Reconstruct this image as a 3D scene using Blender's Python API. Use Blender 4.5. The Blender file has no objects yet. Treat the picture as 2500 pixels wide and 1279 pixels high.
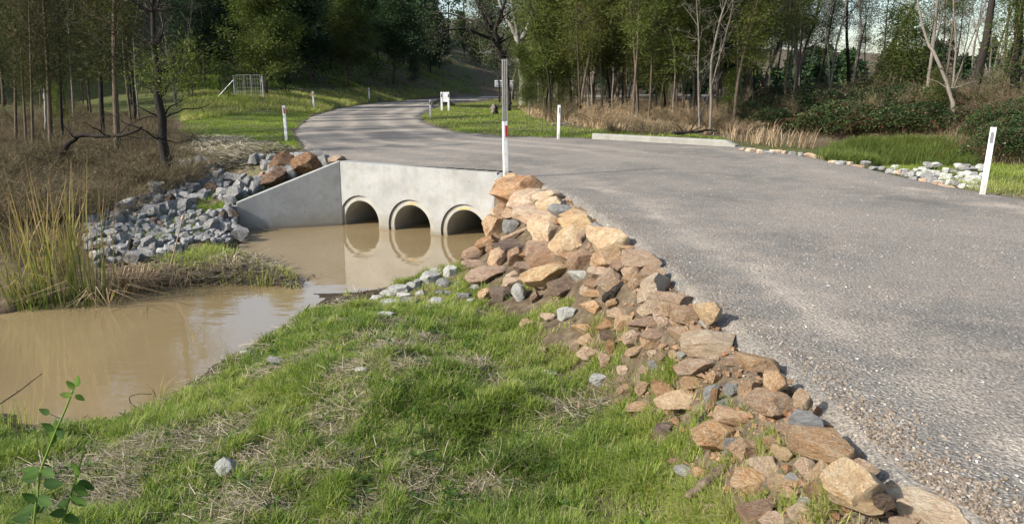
import bpy, math, random
import numpy as np
from mathutils import Vector, Matrix
R = math.radians
S = bpy.context.scene
COL = S.collection
rnd = random.Random(7)
nr = np.random.default_rng(7)

# ---------------------------------------------------------------- camera, sky, sun, exposure
F, TH, H = 1878.0, R(13.1), 1.6
cam = bpy.data.cameras.new('camera'); cam_o = bpy.data.objects.new('camera', cam); COL.objects.link(cam_o)
cam.sensor_width = 36.0; cam.lens = 36.0*F/2500.0
cam.clip_start = 0.05; cam.clip_end = 3000
cam_o.location = (0, 0, H); cam_o.rotation_euler = (R(90)-TH, 0, 0)
S.camera = cam_o

SUN_EL = R(31); SX, SY = -0.905, -0.425
w = bpy.data.worlds.new('World'); S.world = w; w.use_nodes = True
nt = w.node_tree; nt.nodes.clear()
sky = nt.nodes.new('ShaderNodeTexSky'); sky.sky_type = 'NISHITA'; sky.sun_disc = False
sky.sun_elevation = SUN_EL; sky.sun_rotation = math.atan2(SX, SY)
sky.air_density = 1.0; sky.dust_density = 2.0; sky.ozone_density = 1.0
bg = nt.nodes.new('ShaderNodeBackground'); bg.inputs['Strength'].default_value = 0.14
wo = nt.nodes.new('ShaderNodeOutputWorld')
nt.links.new(sky.outputs[0], bg.inputs[0]); nt.links.new(bg.outputs[0], wo.inputs[0])
sl = bpy.data.lights.new('sun', 'SUN'); sl.energy = 4.3; sl.angle = R(0.6); sl.color = (1.0, 0.95, 0.88)
so = bpy.data.objects.new('sun', sl); COL.objects.link(so)
d = Vector((SX*math.cos(SUN_EL), SY*math.cos(SUN_EL), math.sin(SUN_EL)))
so.rotation_euler = d.to_track_quat('Z', 'Y').to_euler(); so.location = (-20, -5, 30)
S.view_settings.view_transform = 'Standard'; S.view_settings.look = 'None'
S.view_settings.exposure = 0.9; S.view_settings.gamma = 1.0
S.cycles.max_bounces = 6; S.cycles.diffuse_bounces = 3; S.cycles.transparent_max_bounces = 4

# ---------------------------------------------------------------- photo pixel -> point on a level plane
def P(px, py, z=0.0):
    a = (px-1250)/F; b = (640-py)/F
    dx = a; dy = math.cos(TH)+b*math.sin(TH); dz = -math.sin(TH)+b*math.cos(TH)
    t = (z-H)/dz
    return (dx*t, dy*t)
def ray(px, py):
    a = (px-1250)/F; b = (640-py)/F
    return (a, math.cos(TH)+b*math.sin(TH), -math.sin(TH)+b*math.cos(TH))
def atD(px, py, D):
    r = ray(px, py); t = D/r[1]
    return Vector((r[0]*t, D, H+r[2]*t))
def proj(x, y, z):
    z = z-H
    f = y*math.cos(TH)-z*math.sin(TH); u = y*math.sin(TH)+z*math.cos(TH)
    return (1250+F*x/f, 640-F*u/f)

# ---------------------------------------------------------------- numpy noise
def vnoise(x, y, seed=0):
    x = np.asarray(x, float); y = np.asarray(y, float)
    xi = np.floor(x).astype(np.int64); yi = np.floor(y).astype(np.int64)
    fx = x-xi; fy = y-yi; fx = fx*fx*(3-2*fx); fy = fy*fy*(3-2*fy)
    def h(a, b):
        n = (a*374761393+b*668265263+seed*1442695041) & 0x7fffffff
        n = ((n ^ (n >> 13))*1274126177) & 0x7fffffff
        return ((n ^ (n >> 16)) & 0xffff)/65535.0
    return (h(xi, yi)*(1-fx)+h(xi+1, yi)*fx)*(1-fy)+(h(xi, yi+1)*(1-fx)+h(xi+1, yi+1)*fx)*fy
def fbm(x, y, seed=0, o=3):
    s = 0; a = .5; t = 0
    for k in range(o):
        s = s+a*vnoise(x*2**k, y*2**k, seed+k*17); t += a; a *= .5
    return s/t
def sstep(a, b, x):
    t = np.clip((x-a)/(b-a), 0, 1); return t*t*(3-2*t)

# ---------------------------------------------------------------- road outline, walls
RL = [(3.6,-8),(3.0,-3),(2.5,0),(2.2,1.8)]+[P(a, b, 0) for a, b in [(2420,1279),(2300,1215),(2190,1140),(2090,1050),(2015,965),(1925,885),(1800,800),(1712,725),(1650,668),(1575,600),(1490,540),(1410,484),(1330,455)]]+[(-.06,13.3),(-.2,14.2),
      (-3.5,15.95),(-4.45,17.5),(-5.6,21.2),(-7.3,26.7),(-9.6,38),(-11,50),(-11,62),(-9.5,76),(-6,90),(2,101),(14,108),(34,112)]
RR = [(34,104),(14,98),(3,91),(-2.3,82),(-4.6,72),(-5.3,62),(-5.3,50),(-4.7,38.2),(-3.75,32.2),(-2.1,26.2),(0,23.7),(2.46,22.8),(5.8,20.1),(6.35,18.3),(6.7,14.8),(6.75,12.2),
      (7.15,10.6),(8.2,7),(9.0,3),(9.5,-3),(10,-8)]
ROAD = np.array(RL+RR, float)
WA = (-3.55, 15.92); WB = (-.28, 14.22); WC = (-5.5, 15.22); WD = (-.44, 12.3)   # wall corners: A-B headwall, A-C left wing, B-D right wing
BASIN = np.array([WC, WA, WB, WD, (-1.25, 11.9), (-2.6, 12.4), (-3.6,12.9),(-4.9, 14.4)], float)
ZW = -1.31

def sdist(poly, x, y):
    x = np.asarray(x, float); y = np.asarray(y, float)
    d2 = np.full(x.shape, 1e18); ins = np.zeros(x.shape, bool)
    n = len(poly)
    for i in range(n):
        ax, ay = poly[i]; bx, by = poly[(i+1) % n]
        ex, ey = bx-ax, by-ay; L = ex*ex+ey*ey+1e-12
        t = np.clip(((x-ax)*ex+(y-ay)*ey)/L, 0, 1)
        d2 = np.minimum(d2, (x-ax-t*ex)**2+(y-ay-t*ey)**2)
        c = ((ay > y) != (by > y)) & (x < (bx-ax)*(y-ay)/((by-ay) if by != ay else 1e-12)+ax)
        ins ^= c
    d = np.sqrt(d2)
    return np.where(ins, -d, d)

# ---------------------------------------------------------------- terrain height
MOUNDS = [(*P(a, b, -.85), r_, h_) for a, b, r_, h_ in [(960,905,.24,.10),(1000,960,.2,.07),(850,965,.26,.07),(740,1150,.16,.07),(830,1160,.12,.06),(1150,940,.22,.06),(620,1240,.22,.05),(350,1060,.3,.05),(1250,1000,.2,.05),(1380,1050,.2,.06),(900,850,.3,.06)]]
CP = []
for (px, py, z) in [
    (1000,1279,-.85),(500,1279,-.92),(0,1279,-.95),(1400,1279,-.74),(1650,1279,-.6),(1850,1279,-.38),(2080,1279,-.12),
    (950,905,-.72),(870,845,-.84),(1080,960,-.68),(1180,1100,-.84),(1320,930,-.88),(1250,820,-.93),(1150,780,-.98),(1400,1060,-.78),(1500,1000,-.75),
    (1450,880,-.76),(1600,1030,-.62),(1640,1130,-.56),(1330,760,-.95),(1250,720,-1.0),
    (1120,700,-1.16),(1000,765,-1.06),(850,800,-1.02),(790,850,-.98),(700,930,-.98),(600,1000,-1.0),(400,1080,-1.06),(200,1110,-1.12),(0,1130,-1.14),(620,1150,-.92),(820,1080,-.86),(250,1200,-1.02),
    (870,716,-1.28),(740,776,-1.28),(640,836,-1.28),(560,890,-1.28),(480,948,-1.28),(340,1003,-1.28),(250,1022,-1.28),(100,1030,-1.28),(-150,1010,-1.28),(1000,686,-1.28),(1120,645,-1.26),
    (500,850,-1.8),(300,900,-1.8),(100,900,-1.8),(100,840,-1.75),(650,770,-1.7),(400,800,-1.75),(-200,880,-1.8),(780,740,-1.6),
    (900,650,-1.8),(750,610,-1.8),(950,610,-1.9),(1080,620,-1.6),
    (760,705,-1.315),(690,690,-1.27),(600,680,-1.25),(500,665,-1.22),(400,680,-1.22),(320,700,-1.26),(640,640,-1.3),(560,612,-1.27),(240,735,-1.3),(60,760,-1.31),(130,700,-1.2),(-100,740,-1.3),(520,590,-1.2),
    (430,600,-1.15),(300,590,-1.1),(450,530,-.98),(555,520,-.92),(530,465,-.78),(600,455,-.62),(660,440,-.42),(700,415,-.25),(770,392,-.08),(560,415,-.38),(470,400,-.3),(350,500,-.8),(230,540,-.9),(120,560,-.95),(0,600,-1.0),(250,440,-.55),(100,430,-.5),(380,420,-.4),
    (650,370,-.05),(500,350,-.05),(600,300,.05),(450,300,.1),(500,262,.35),(600,252,.5),(640,240,.72),(570,238,.72),(700,300,.0),(300,390,-.25),(150,390,-.3),(20,380,-.3),(300,300,.0),(150,300,0),(20,290,0),(250,252,.35),(50,250,.35),
    (1300,300,.02),(1500,320,-.05),(1700,338,-.12),(1180,300,.02),(1400,280,.0),
    (2450,455,.0),(2380,430,-.1),(2250,425,-.28),(2100,395,-.45),(1950,365,-.45)]:
    x, y = P(px, py, z); CP.append((x, y, z))
CP += [(0,0,-.35),(-2.5,.5,-.85),(-6,1,-1.0),(-6,4.2,-1.1),(0,-5,-.3),(4,-4,0),(-10,-6,-.8),(-20,-5,-.5),(-20,6,-1.2),(-14,7.5,-1.8),(-12,9.5,-1.2),(-14,12,-.8),(-22,14,-.4),
       (-11.5,48,.1),(-14,48,.5),(-16,52,1.1),(-13,62,.7),(-16,66,1.9),(-20,70,3.6),(-12,82,1.7),(-15,88,4),(-8,98,2.0),(-10,110,6),(-25,60,3.3),(-42,60,13),(-52,80,22),(-85,80,56),(-45,110,15),(-15,125,7),(0,120,3),(5,140,6),
       (-35,40,2.5),(-62,44,33),(-76,56,46),(-90,40,42),(-110,100,64),(-28,30,.7),(-60,12,3),(-100,0,12),(-40,20,1.0),(25,130,3.5),(55,130,3.5),(100,120,5),(10,80,0),(0,70,-.1),(-2,50,-.05),(2,35,0),  # steep ridge at far left, out of view, raised to shade the hill
       (5,30,-.05),(10,36,0),(20,45,.6),(12,28,-.5),(7.2,22,-.55),(8.7,17,-.8),(8.3,14,-.45),(10,18,-.95),(11,22,-.8),(14.5,21,-.1),(16,28,.8),(18,25,1.0),(20,18,.8),(12,12,0),(10,9,0),(11,5,0),(12,0,0),(20,5,.1),
       (26,30,1.4),(40,40,2.2),(60,60,3.4),(100,60,5),(40,20,1.5),(80,10,3),(40,-10,0),(90,-30,2),(-60,-40,0),(0,-40,0),(60,-50,0),(-150,150,60),(0,190,9),(150,150,6),(160,-60,3),(-160,-60,10)]
CP = np.array(CP, float)
_g = sdist(ROAD, CP[:,0], CP[:,1])
CP[_g < 0, 2] = 0
_edge = []
for i in range(len(ROAD)):
    ax, ay = ROAD[i]; bx, by = ROAD[(i+1) % len(ROAD)]
    L = math.hypot(bx-ax, by-ay); n = max(1, int(L/3.0))
    if L > 30: continue
    for k in range(n):
        q = (ax+(bx-ax)*(k+.5)/n, ay+(by-ay)*(k+.5)/n, 0.0)
        if -4.2 < q[0] < 0 and 14 < q[1] < 16.2: continue
        _edge.append(q)
ALLP = np.vstack([CP, np.array(_edge)])
_c = 0.35
def _phi(r2): return np.sqrt(r2+_c*_c)
_D2 = ((ALLP[:, None, :2]-ALLP[None, :, :2])**2).sum(2)
_A = _phi(_D2); _n = len(ALLP)
_M = np.zeros((_n+1, _n+1)); _M[:_n, :_n] = _A - np.eye(_n)*0.02; _M[:_n, _n] = 1; _M[_n, :_n] = 1
_W = np.linalg.solve(_M, np.append(ALLP[:, 2], 0))
def rbf(x, y):
    x = np.asarray(x, float); y = np.asarray(y, float); o = np.full(x.shape, _W[_n])
    for k in range(_n):
        o += _W[k]*_phi((x-ALLP[k, 0])**2+(y-ALLP[k, 1])**2)
    return o
def terrain(x, y, fine=True):
    x = np.atleast_1d(np.asarray(x, float)); y = np.atleast_1d(np.asarray(y, float))
    z = rbf(x, y)
    near = 1-sstep(25, 60, np.hypot(x, y))
    dr = sdist(ROAD, x, y)
    en = (fbm(x*1.7, y*1.7, 5)-.5)*.5*near+(fbm(x*.4, y*.4, 9)-.5)*.8*(1-near)
    if fine:
        amp = sstep(0.2, 1.0, dr)
        z = z+amp*((fbm(x*1.1, y*1.1, 1)-.5)*.12*near+(fbm(x*5, y*5, 2)-.5)*.055*near+(fbm(x*.12, y*.12, 3)-.5)*.8*(1-near))
    if fine:
        for mx, my, mr, mh in MOUNDS: z = z+mh*np.exp(-((x-mx)**2+((y-my)*.8)**2)/mr**2)*(.6+.8*vnoise(x*6, y*6, 91))
    k = sstep(-.15, .75, dr+en*.55)
    z = (-.07)*(1-k)+np.maximum(z, -3)*k+.03*np.exp(-((dr-.25)/.3)**2)*near
    db = sdist(BASIN, x, y)
    z = np.where(db < .03, np.minimum(z, -1.75), z)
    return z
def axis(lo, hi, a, b, st, gr=1.13):
    c = list(np.arange(a, b+1e-6, st)); s = st; x = b
    while x < hi: s *= gr; x += s; c.append(x)
    s = st; x = a
    while x > lo: s *= gr; x -= s; c.insert(0, x)
    return np.array(c)
GX = axis(-320, 320, -8.5, 7.5, .10, 1.09); GY = axis(-80, 420, 1.2, 17.2, .10, 1.06)
XX, YY = np.meshgrid(GX, GY, indexing='ij')
ZZ = terrain(XX.ravel(), YY.ravel()).reshape(XX.shape)
DR = sdist(ROAD, XX.ravel(), YY.ravel()).reshape(XX.shape)
def tzg(x, y):
    x = np.atleast_1d(np.asarray(x, float)); y = np.atleast_1d(np.asarray(y, float))
    i = np.clip(np.searchsorted(GX, x)-1, 0, len(GX)-2); j = np.clip(np.searchsorted(GY, y)-1, 0, len(GY)-2)
    u = np.clip((x-GX[i])/(GX[i+1]-GX[i]), 0, 1); v = np.clip((y-GY[j])/(GY[j+1]-GY[j]), 0, 1)
    return (ZZ[i, j]*(1-u)+ZZ[i+1, j]*u)*(1-v)+(ZZ[i, j+1]*(1-u)+ZZ[i+1, j+1]*u)*v
def tz(x, y): return float(tzg(x, y)[0])
def onground(px, py):
    r = ray(px, py); ts = np.concatenate([np.linspace(2, 30, 1200), np.linspace(30.1, 170, 900)])
    X = r[0]*ts; Y = r[1]*ts; Z = H+r[2]*ts
    g = tzg(X, Y); g = np.where((g > -.09) & (g < -.05), 0, g)
    k = np.argmax(Z < g)
    if Z[k] >= g[k]: k = len(ts)-1
    return Vector((X[k], Y[k], g[k]))
def ongrounds(pts):
    return [onground(a, b) for a, b in pts]

# ---------------------------------------------------------------- materials
def mat(name):
    m = bpy.data.materials.new(name); m.use_nodes = True
    n = m.node_tree; n.nodes.clear()
    out = n.nodes.new('ShaderNodeOutputMaterial'); b = n.nodes.new('ShaderNodeBsdfPrincipled')
    n.links.new(b.outputs[0], out.inputs[0]); return m, n, b, out
def N(n, t, **k):
    q = n.nodes.new(t)
    for a, v in k.items():
        if hasattr(q, a): setattr(q, a, v)
        else: q.inputs[a].default_value = v
    return q
def coords(n, kind='Object'):
    return N(n, 'ShaderNodeTexCoord').outputs[kind]
def posn(n): return N(n, 'ShaderNodeNewGeometry').outputs['Position']
def noise(n, vec, sc, det=4, rough=.55, dist=0):
    q = N(n, 'ShaderNodeTexNoise'); q.inputs['Scale'].default_value = sc; q.inputs['Detail'].default_value = det
    q.inputs['Roughness'].default_value = rough; q.inputs['Distortion'].default_value = dist
    n.links.new(vec, q.inputs['Vector']); return q.outputs['Fac']
def ramp(n, fac, stops):
    q = N(n, 'ShaderNodeValToRGB'); cr = q.color_ramp
    while len(cr.elements) < len(stops): cr.elements.new(.5)
    for e, (p, c) in zip(cr.elements, stops):
        e.position = p; e.color = (*c, 1) if len(c) == 3 else c
    n.links.new(fac, q.inputs[0]); return q.outputs[0]
def mix(n, fac, a, b, mode='MIX'):
    q = N(n, 'ShaderNodeMix'); q.data_type = 'RGBA'; q.blend_type = mode
    for s, v in ((q.inputs[0], fac), (q.inputs[6], a), (q.inputs[7], b)):
        if isinstance(v, (int, float)): s.default_value = v
        elif isinstance(v, tuple): s.default_value = (*v, 1)
        else: n.links.new(v, s)
    return q.outputs[2]
def math_(n, op, a, b=0.0):
    q = N(n, 'ShaderNodeMath'); q.operation = op
    for s, v in ((q.inputs[0], a), (q.inputs[1], b)):
        if isinstance(v, (int, float)): s.default_value = v
        else: n.links.new(v, s)
    return q.outputs[0]
def bump(n, b, h, strength=.5, dist=.02):
    q = N(n, 'ShaderNodeBump'); q.inputs['Strength'].default_value = strength; q.inputs['Distance'].default_value = dist
    n.links.new(h, q.inputs['Height']); n.links.new(q.outputs[0], b.inputs['Normal']); return q
def white(v): return (v, v, v)
def bw(n, fac, lo, hi):
    if lo > hi: return ramp(n, fac, [(hi, (1, 1, 1)), (lo, (0, 0, 0))])
    return ramp(n, fac, [(lo, (0, 0, 0)), (hi, (1, 1, 1))])

def m_plain(name, col, rough=.8, metal=0, nscale=0, var=.25, bumpd=0, spec=.3):
    m, n, b, o = mat(name)
    b.inputs['Roughness'].default_value = rough; b.inputs['Metallic'].default_value = metal; b.inputs['Specular IOR Level'].default_value = spec
    if nscale:
        f = noise(n, coords(n), nscale, 5, .6)
        c2 = tuple(c*(1-var) for c in col); c3 = tuple(min(1, c*(1+var)) for c in col)
        n.links.new(ramp(n, f, [(.3, c2), (.7, c3)]), b.inputs['Base Color'])
        if bumpd: bump(n, b, f, .6, bumpd)
    else: b.inputs['Base Color'].default_value = (*col, 1)
    return m

def m_ground():
    m, n, b, o = mat('ground')
    p = posn(n)
    at = N(n, 'ShaderNodeAttribute'); at.attribute_name = 'zone'
    f1 = noise(n, p, 9, 6, .65); f2 = noise(n, p, 1.3, 4)
    soil = ramp(n, f1, [(.3, (.05, .036, .022)), (.55, (.11, .085, .055)), (.75, (.2, .165, .11))])
    green = ramp(n, f1, [(.3, (.035, .04, .014)), (.5, (.085, .105, .03)), (.62, (.14, .14, .055)), (.75, (.2, .18, .09))])
    litter = ramp(n, f1, [(.3, (.06, .05, .03)), (.55, (.17, .14, .09)), (.75, (.3, .25, .17))])
    sep = N(n, 'ShaderNodeSeparateColor'); n.links.new(at.outputs['Color'], sep.inputs[0])
    g = math_(n, 'ADD', sep.outputs[0], math_(n, 'MULTIPLY', math_(n, 'SUBTRACT', f2, .5), .9))
    c = mix(n, bw(n, g, .35, .65), soil, green)
    l = math_(n, 'ADD', sep.outputs[1], math_(n, 'MULTIPLY', math_(n, 'SUBTRACT', f2, .5), .9))
    c = mix(n, bw(n, l, .4, .7), c, litter)
    c = mix(n, sep.outputs[2], c, ramp(n, f1, [(.3, (.075, .058, .042)), (.55, (.14, .112, .085)), (.75, (.21, .18, .145))]))
    xz = N(n, 'ShaderNodeSeparateXYZ'); n.links.new(p, xz.inputs[0])
    wet = bw(n, math_(n, 'ADD', math_(n, 'SUBTRACT', xz.outputs[2], ZW-.1), math_(n, 'MULTIPLY', math_(n, 'SUBTRACT', f1, .5), .08)), .2, .12)
    c = mix(n, wet, c, (.045, .034, .022))
    n.links.new(c, b.inputs['Base Color']); b.inputs['Roughness'].default_value = .95; b.inputs['Specular IOR Level'].default_value = .1
    bump(n, b, noise(n, p, 22, 5, .7), .8, .03)
    return m
def m_road():
    m, n, b, o = mat('gravel_road')
    p = posn(n)
    big = noise(n, p, .35, 4, .6, .6); mid = noise(n, p, 2.2, 5, .65, .4); fine = noise(n, p, 60, 4, .7)
    base = ramp(n, big, [(.3, (.114, .108, .096)), (.5, (.16, .150, .131)), (.72, (.22, .199, .168))])
    base = mix(n, bw(n, mid, .46, .66), base, (.205, .182, .15))
    sep = N(n, 'ShaderNodeAttribute'); sep.attribute_name = 'wear'
    base = mix(n, math_(n, 'MULTIPLY', sep.outputs['Fac'], math_(n, 'ADD', mid, .1)), base, (.38, .33, .265))
    base = mix(n, .55, base, ramp(n, fine, [(.3, (.04, .04, .04)), (.7, (1.3, 1.25, 1.2))]), 'OVERLAY')
    v = N(n, 'ShaderNodeTexVoronoi'); v.inputs['Scale'].default_value = 55; n.links.new(p, v.inputs['Vector'])
    sp = N(n, 'ShaderNodeSeparateColor'); n.links.new(v.outputs['Color'], sp.inputs[0])
    mask = math_(n, 'MULTIPLY', bw(n, sp.outputs[0], .9, .94), bw(n, v.outputs['Distance'], .5, .3))
    base = mix(n, math_(n, 'MULTIPLY', mask, .75), base, (.5, .47, .43))
    mask2 = math_(n, 'MULTIPLY', bw(n, sp.outputs[1], .8, .84), bw(n, v.outputs['Distance'], .5, .3))
    base = mix(n, math_(n, 'MULTIPLY', mask2, .6), base, (.07, .065, .06))
    n.links.new(base, b.inputs['Base Color']); b.inputs['Roughness'].default_value = .92; b.inputs['Specular IOR Level'].default_value = .2
    v2 = N(n, 'ShaderNodeTexVoronoi'); v2.inputs['Scale'].default_value = 38; n.links.new(p, v2.inputs['Vector'])
    hgt = math_(n, 'ADD', math_(n, 'MULTIPLY', v.outputs['Distance'], -.5), math_(n, 'ADD', math_(n, 'MULTIPLY', v2.outputs['Distance'], -.6), math_(n, 'MULTIPLY', fine, .8)))
    bump(n, b, hgt, .8, .016)
    return m
def m_rock(name, ramp1, rust, vein, lich=.25, veinamt=.5, rustamt=.5):
    m, n, b, o = mat(name)
    c = coords(n); oi = N(n, 'ShaderNodeObjectInfo')
    va = N(n, 'ShaderNodeVectorMath'); va.operation = 'ADD'; n.links.new(c, va.inputs[0])
    cx = N(n, 'ShaderNodeCombineXYZ'); r50 = math_(n, 'MULTIPLY', oi.outputs['Random'], 50.0)
    for i in range(3): n.links.new(r50, cx.inputs[i])
    n.links.new(cx.outputs[0], va.inputs[1]); p = va.outputs[0]
    f = noise(n, p, 2.6, 8, .7, .8)
    col = ramp(n, f, ramp1)
    f2 = noise(n, p, 4.4, 7, .72, 1.4)
    col = mix(n, math_(n, 'MULTIPLY', bw(n, f2, .50, .57), rustamt), col, rust)
    f3 = noise(n, p, 5.3, 5, .6, 2.0)
    vn = ramp(n, f3, [(.46, (0, 0, 0)), (.5, (1, 1, 1)), (.54, (0, 0, 0))])
    col = mix(n, math_(n, 'MULTIPLY', vn, veinamt), col, vein)
    f4 = noise(n, p, 11, 6, .75)
    col = mix(n, math_(n, 'MULTIPLY', bw(n, f4, .53, .62), lich), col, (.055, .042, .032))
    f5 = noise(n, p, 26, 4, .7)
    col = mix(n, .5, col, ramp(n, f5, [(.3, (.36, .36, .36)), (.7, (.72, .72, .72))]), 'OVERLAY')
    hs = N(n, 'ShaderNodeHueSaturation')
    n.links.new(math_(n, 'ADD', 1.02, math_(n, 'MULTIPLY', oi.outputs['Random'], .36)), hs.inputs['Value'])
    fr = math_(n, 'FRACT', math_(n, 'MULTIPLY', oi.outputs['Random'], 7.31))
    n.links.new(math_(n, 'ADD', .80, math_(n, 'MULTIPLY', fr, .35)), hs.inputs['Saturation'])
    n.links.new(col, hs.inputs['Color']); n.links.new(hs.outputs[0], b.inputs['Base Color'])
    b.inputs['Roughness'].default_value = .88; b.inputs['Specular IOR Level'].default_value = .25
    bump(n, b, math_(n, 'ADD', f, math_(n, 'MULTIPLY', noise(n, p, 9, 8, .78), 1.0)), 1.0, .10)
    return m
def m_leaf(name, cols, trans=.35, rough=.6):
    m, n, b, o = mat(name)
    at = N(n, 'ShaderNodeAttribute'); at.attribute_name = 'tint'
    oi = N(n, 'ShaderNodeObjectInfo')
    f = math_(n, 'ADD', at.outputs['Fac'], math_(n, 'MULTIPLY', math_(n, 'SUBTRACT', oi.outputs['Random'], .5), .28))
    c = ramp(n, f, [(i/(len(cols)-1), q) for i, q in enumerate(cols)])
    n.links.new(c, b.inputs['Base Color']); b.inputs['Roughness'].default_value = rough; b.inputs['Specular IOR Level'].default_value = .15
    if trans:
        t = N(n, 'ShaderNodeBsdfTranslucent'); n.links.new(mix(n, 1.0, c, (1.25, 1.3, .8), 'MULTIPLY'), t.inputs[0])
        ms = N(n, 'ShaderNodeMixShader'); ms.inputs[0].default_value = trans
        n.links.new(b.outputs[0], ms.inputs[1]); n.links.new(t.outputs[0], ms.inputs[2]); n.links.new(ms.outputs[0], o.inputs[0])
    return m
def m_concrete(name, base=(.285, .286, .272)):
    m, n, b, o = mat(name); p = posn(n)
    f = noise(n, p, 1.6, 6, .6, .5); f2 = noise(n, p, 7, 6, .7)
    c = ramp(n, f, [(.3, tuple(v*.8 for v in base)), (.5, base), (.7, tuple(min(1, v*1.12) for v in base))])
    c = mix(n, math_(n, 'MULTIPLY', bw(n, f2, .50, .70), .5), c, tuple(v*.62 for v in base))
    f6 = noise(n, p, 2.7, 7, .7, 1.5); c = mix(n, math_(n, 'MULTIPLY', bw(n, f6, .5, .62), .35), c, (base[0]*.82, base[1]*.78, base[2]*.66))
    v = N(n, 'ShaderNodeTexVoronoi'); v.inputs['Scale'].default_value = 3.3; n.links.new(p, v.inputs['Vector'])
    c = mix(n, bw(n, v.outputs['Distance'], .06, .04), c, (.15, .14, .12))
    xz = N(n, 'ShaderNodeSeparateXYZ'); n.links.new(p, xz.inputs[0])
    ms = N(n, 'ShaderNodeMapping'); ms.inputs['Scale'].default_value = (7, 7, .5); n.links.new(p, ms.inputs[0])
    fs = noise(n, ms.outputs[0], 1.0, 5, .6)
    c = mix(n, math_(n, 'MULTIPLY', bw(n, fs, .5, .75), .35), c, tuple(v*.72 for v in base))
    lowz = math_(n, 'ADD', math_(n, 'SUBTRACT', xz.outputs[2], ZW-.1), math_(n, 'MULTIPLY', math_(n, 'SUBTRACT', f, .5), .35))
    c = mix(n, math_(n, 'MULTIPLY', bw(n, lowz, .45, .12), .75), c, (base[0]*.62, base[1]*.55, base[2]*.42))
    edge = math_(n, 'ADD', xz.outputs[2], math_(n, 'MULTIPLY', math_(n, 'SUBTRACT', f2, .5), .06))
    c = mix(n, math_(n, 'MULTIPLY', bw(n, math_(n, 'SUBTRACT', edge, ZW-.1), .17, .14), .75), c, (.16, .14, .11))
    n.links.new(c, b.inputs['Base Color']); b.inputs['Roughness'].default_value = .85; b.inputs['Specular IOR Level'].default_value = .25
    bump(n, b, f2, .35, .012)
    return m
def m_water():
    m, n, b, o = mat('muddy_water'); p = posn(n)
    f = noise(n, p, .5, 3, .5)
    n.links.new(ramp(n, f, [(.3, (.20, .148, .075)), (.7, (.25, .188, .10))]), b.inputs['Base Color'])
    b.inputs['Roughness'].default_value = .012; b.inputs['IOR'].default_value = 1.6; b.inputs['Specular IOR Level'].default_value = 1.0
    mp = N(n, 'ShaderNodeMapping'); mp.inputs['Scale'].default_value = (1, 1.8, 1); n.links.new(p, mp.inputs[0])
    bump(n, b, math_(n, 'ADD', noise(n, mp.outputs[0], 2.2, 3, .5), math_(n, 'MULTIPLY', noise(n, mp.outputs[0], 9, 2, .5), .12)), .25, .012)
    return m
def m_bark(name, a, c, sc=6):
    m, n, b, o = mat(name); p = coords(n)
    mp = N(n, 'ShaderNodeMapping'); mp.inputs['Scale'].default_value = (1, 1, .18); n.links.new(p, mp.inputs[0])
    f = noise(n, mp.outputs[0], sc*3, 5, .65)
    f2 = noise(n, p, 1.1, 3)
    col = mix(n, bw(n, f2, .4, .65), ramp(n, f, [(.35, a), (.7, c)]), tuple(v*.6 for v in c))
    n.links.new(col, b.inputs['Base Color']); b.inputs['Roughness'].default_value = .9; b.inputs['Specular IOR Level'].default_value = .15
    bump(n, b, f, .9, .02)
    return m

M = {}
M['ground'] = m_ground(); M['road'] = m_road(); M['water'] = m_water()
M['rock_tan'] = m_rock('rock_tan', [(.3, (.30, .18, .10)), (.45, (.47, .32, .19)), (.6, (.58, .44, .29)), (.75, (.66, .55, .41))], (.42, .2, .085), (.58, .5, .4), .3, .35, .6)
M['rock_cream'] = m_rock('rock_cream', [(.3, (.38, .25, .14)), (.5, (.55, .41, .25)), (.7, (.64, .53, .37))], (.42, .25, .13), (.62, .56, .47), .2, .3, .55)
M['rock_mauve'] = m_rock('rock_mauve', [(.3, (.23, .15, .085)), (.5, (.38, .26, .155)), (.7, (.53, .40, .26))], (.38, .18, .07), (.62, .52, .42), .35, .6, .5)
M['rock_umber'] = m_rock('rock_umber', [(.3, (.05, .028, .015)), (.5, (.11, .06, .03)), (.7, (.26, .17, .10))], (.2, .08, .03), (.45, .36, .27), .5, .45, .5)
M['rock_brown'] = m_rock('rock_brown', [(.3, (.19, .12, .07)), (.5, (.33, .21, .125)), (.7, (.47, .33, .21))], (.3, .12, .045), (.5, .42, .33), .4, .35, .5)
M['rock_grey'] = m_rock('rock_grey', [(.3, (.16, .158, .15)), (.5, (.27, .267, .255)), (.7, (.40, .395, .38))], (.22, .19, .15), (.5, .5, .49), .3, .2, .25)
M['rock_white'] = m_rock('rock_white', [(.3, (.32, .32, .28)), (.5, (.47, .47, .42)), (.7, (.6, .6, .55))], (.42, .41, .34), (.66, .66, .64), .15, .2, .2)
M['rock_soil'] = m_rock('rock_soil', [(.3, (.07, .05, .035)), (.5, (.14, .10, .075)), (.7, (.25, .18, .13))], (.2, .12, .07), (.34, .28, .22), .5, .2, .3)
M['concrete'] = m_concrete('concrete'); M['concrete_ring'] = m_concrete('concrete_ring', (.31, .302, .27)); M['concrete_kerb'] = m_concrete('concrete_kerb', (.235, .23, .205))
M['grass'] = m_leaf('grass_blades', [(.05, .075, .018), (.115, .182, .033), (.21, .285, .048), (.34, .35, .11), (.38, .33, .2)], .45)
M['tallgrass'] = m_leaf('tall_grass', [(.045, .07, .018), (.10, .135, .03), (.17, .2, .05), (.3, .28, .1)], .35)
M['straw'] = m_leaf('straw', [(.05, .038, .024), (.15, .122, .078), (.29, .25, .17), (.46, .41, .3)], 0, .8)
M['reed'] = m_leaf('reed_leaves', [(.06, .09, .02), (.12, .15, .035), (.24, .2, .07), (.36, .26, .12), (.3, .17, .09)], .3)
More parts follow.
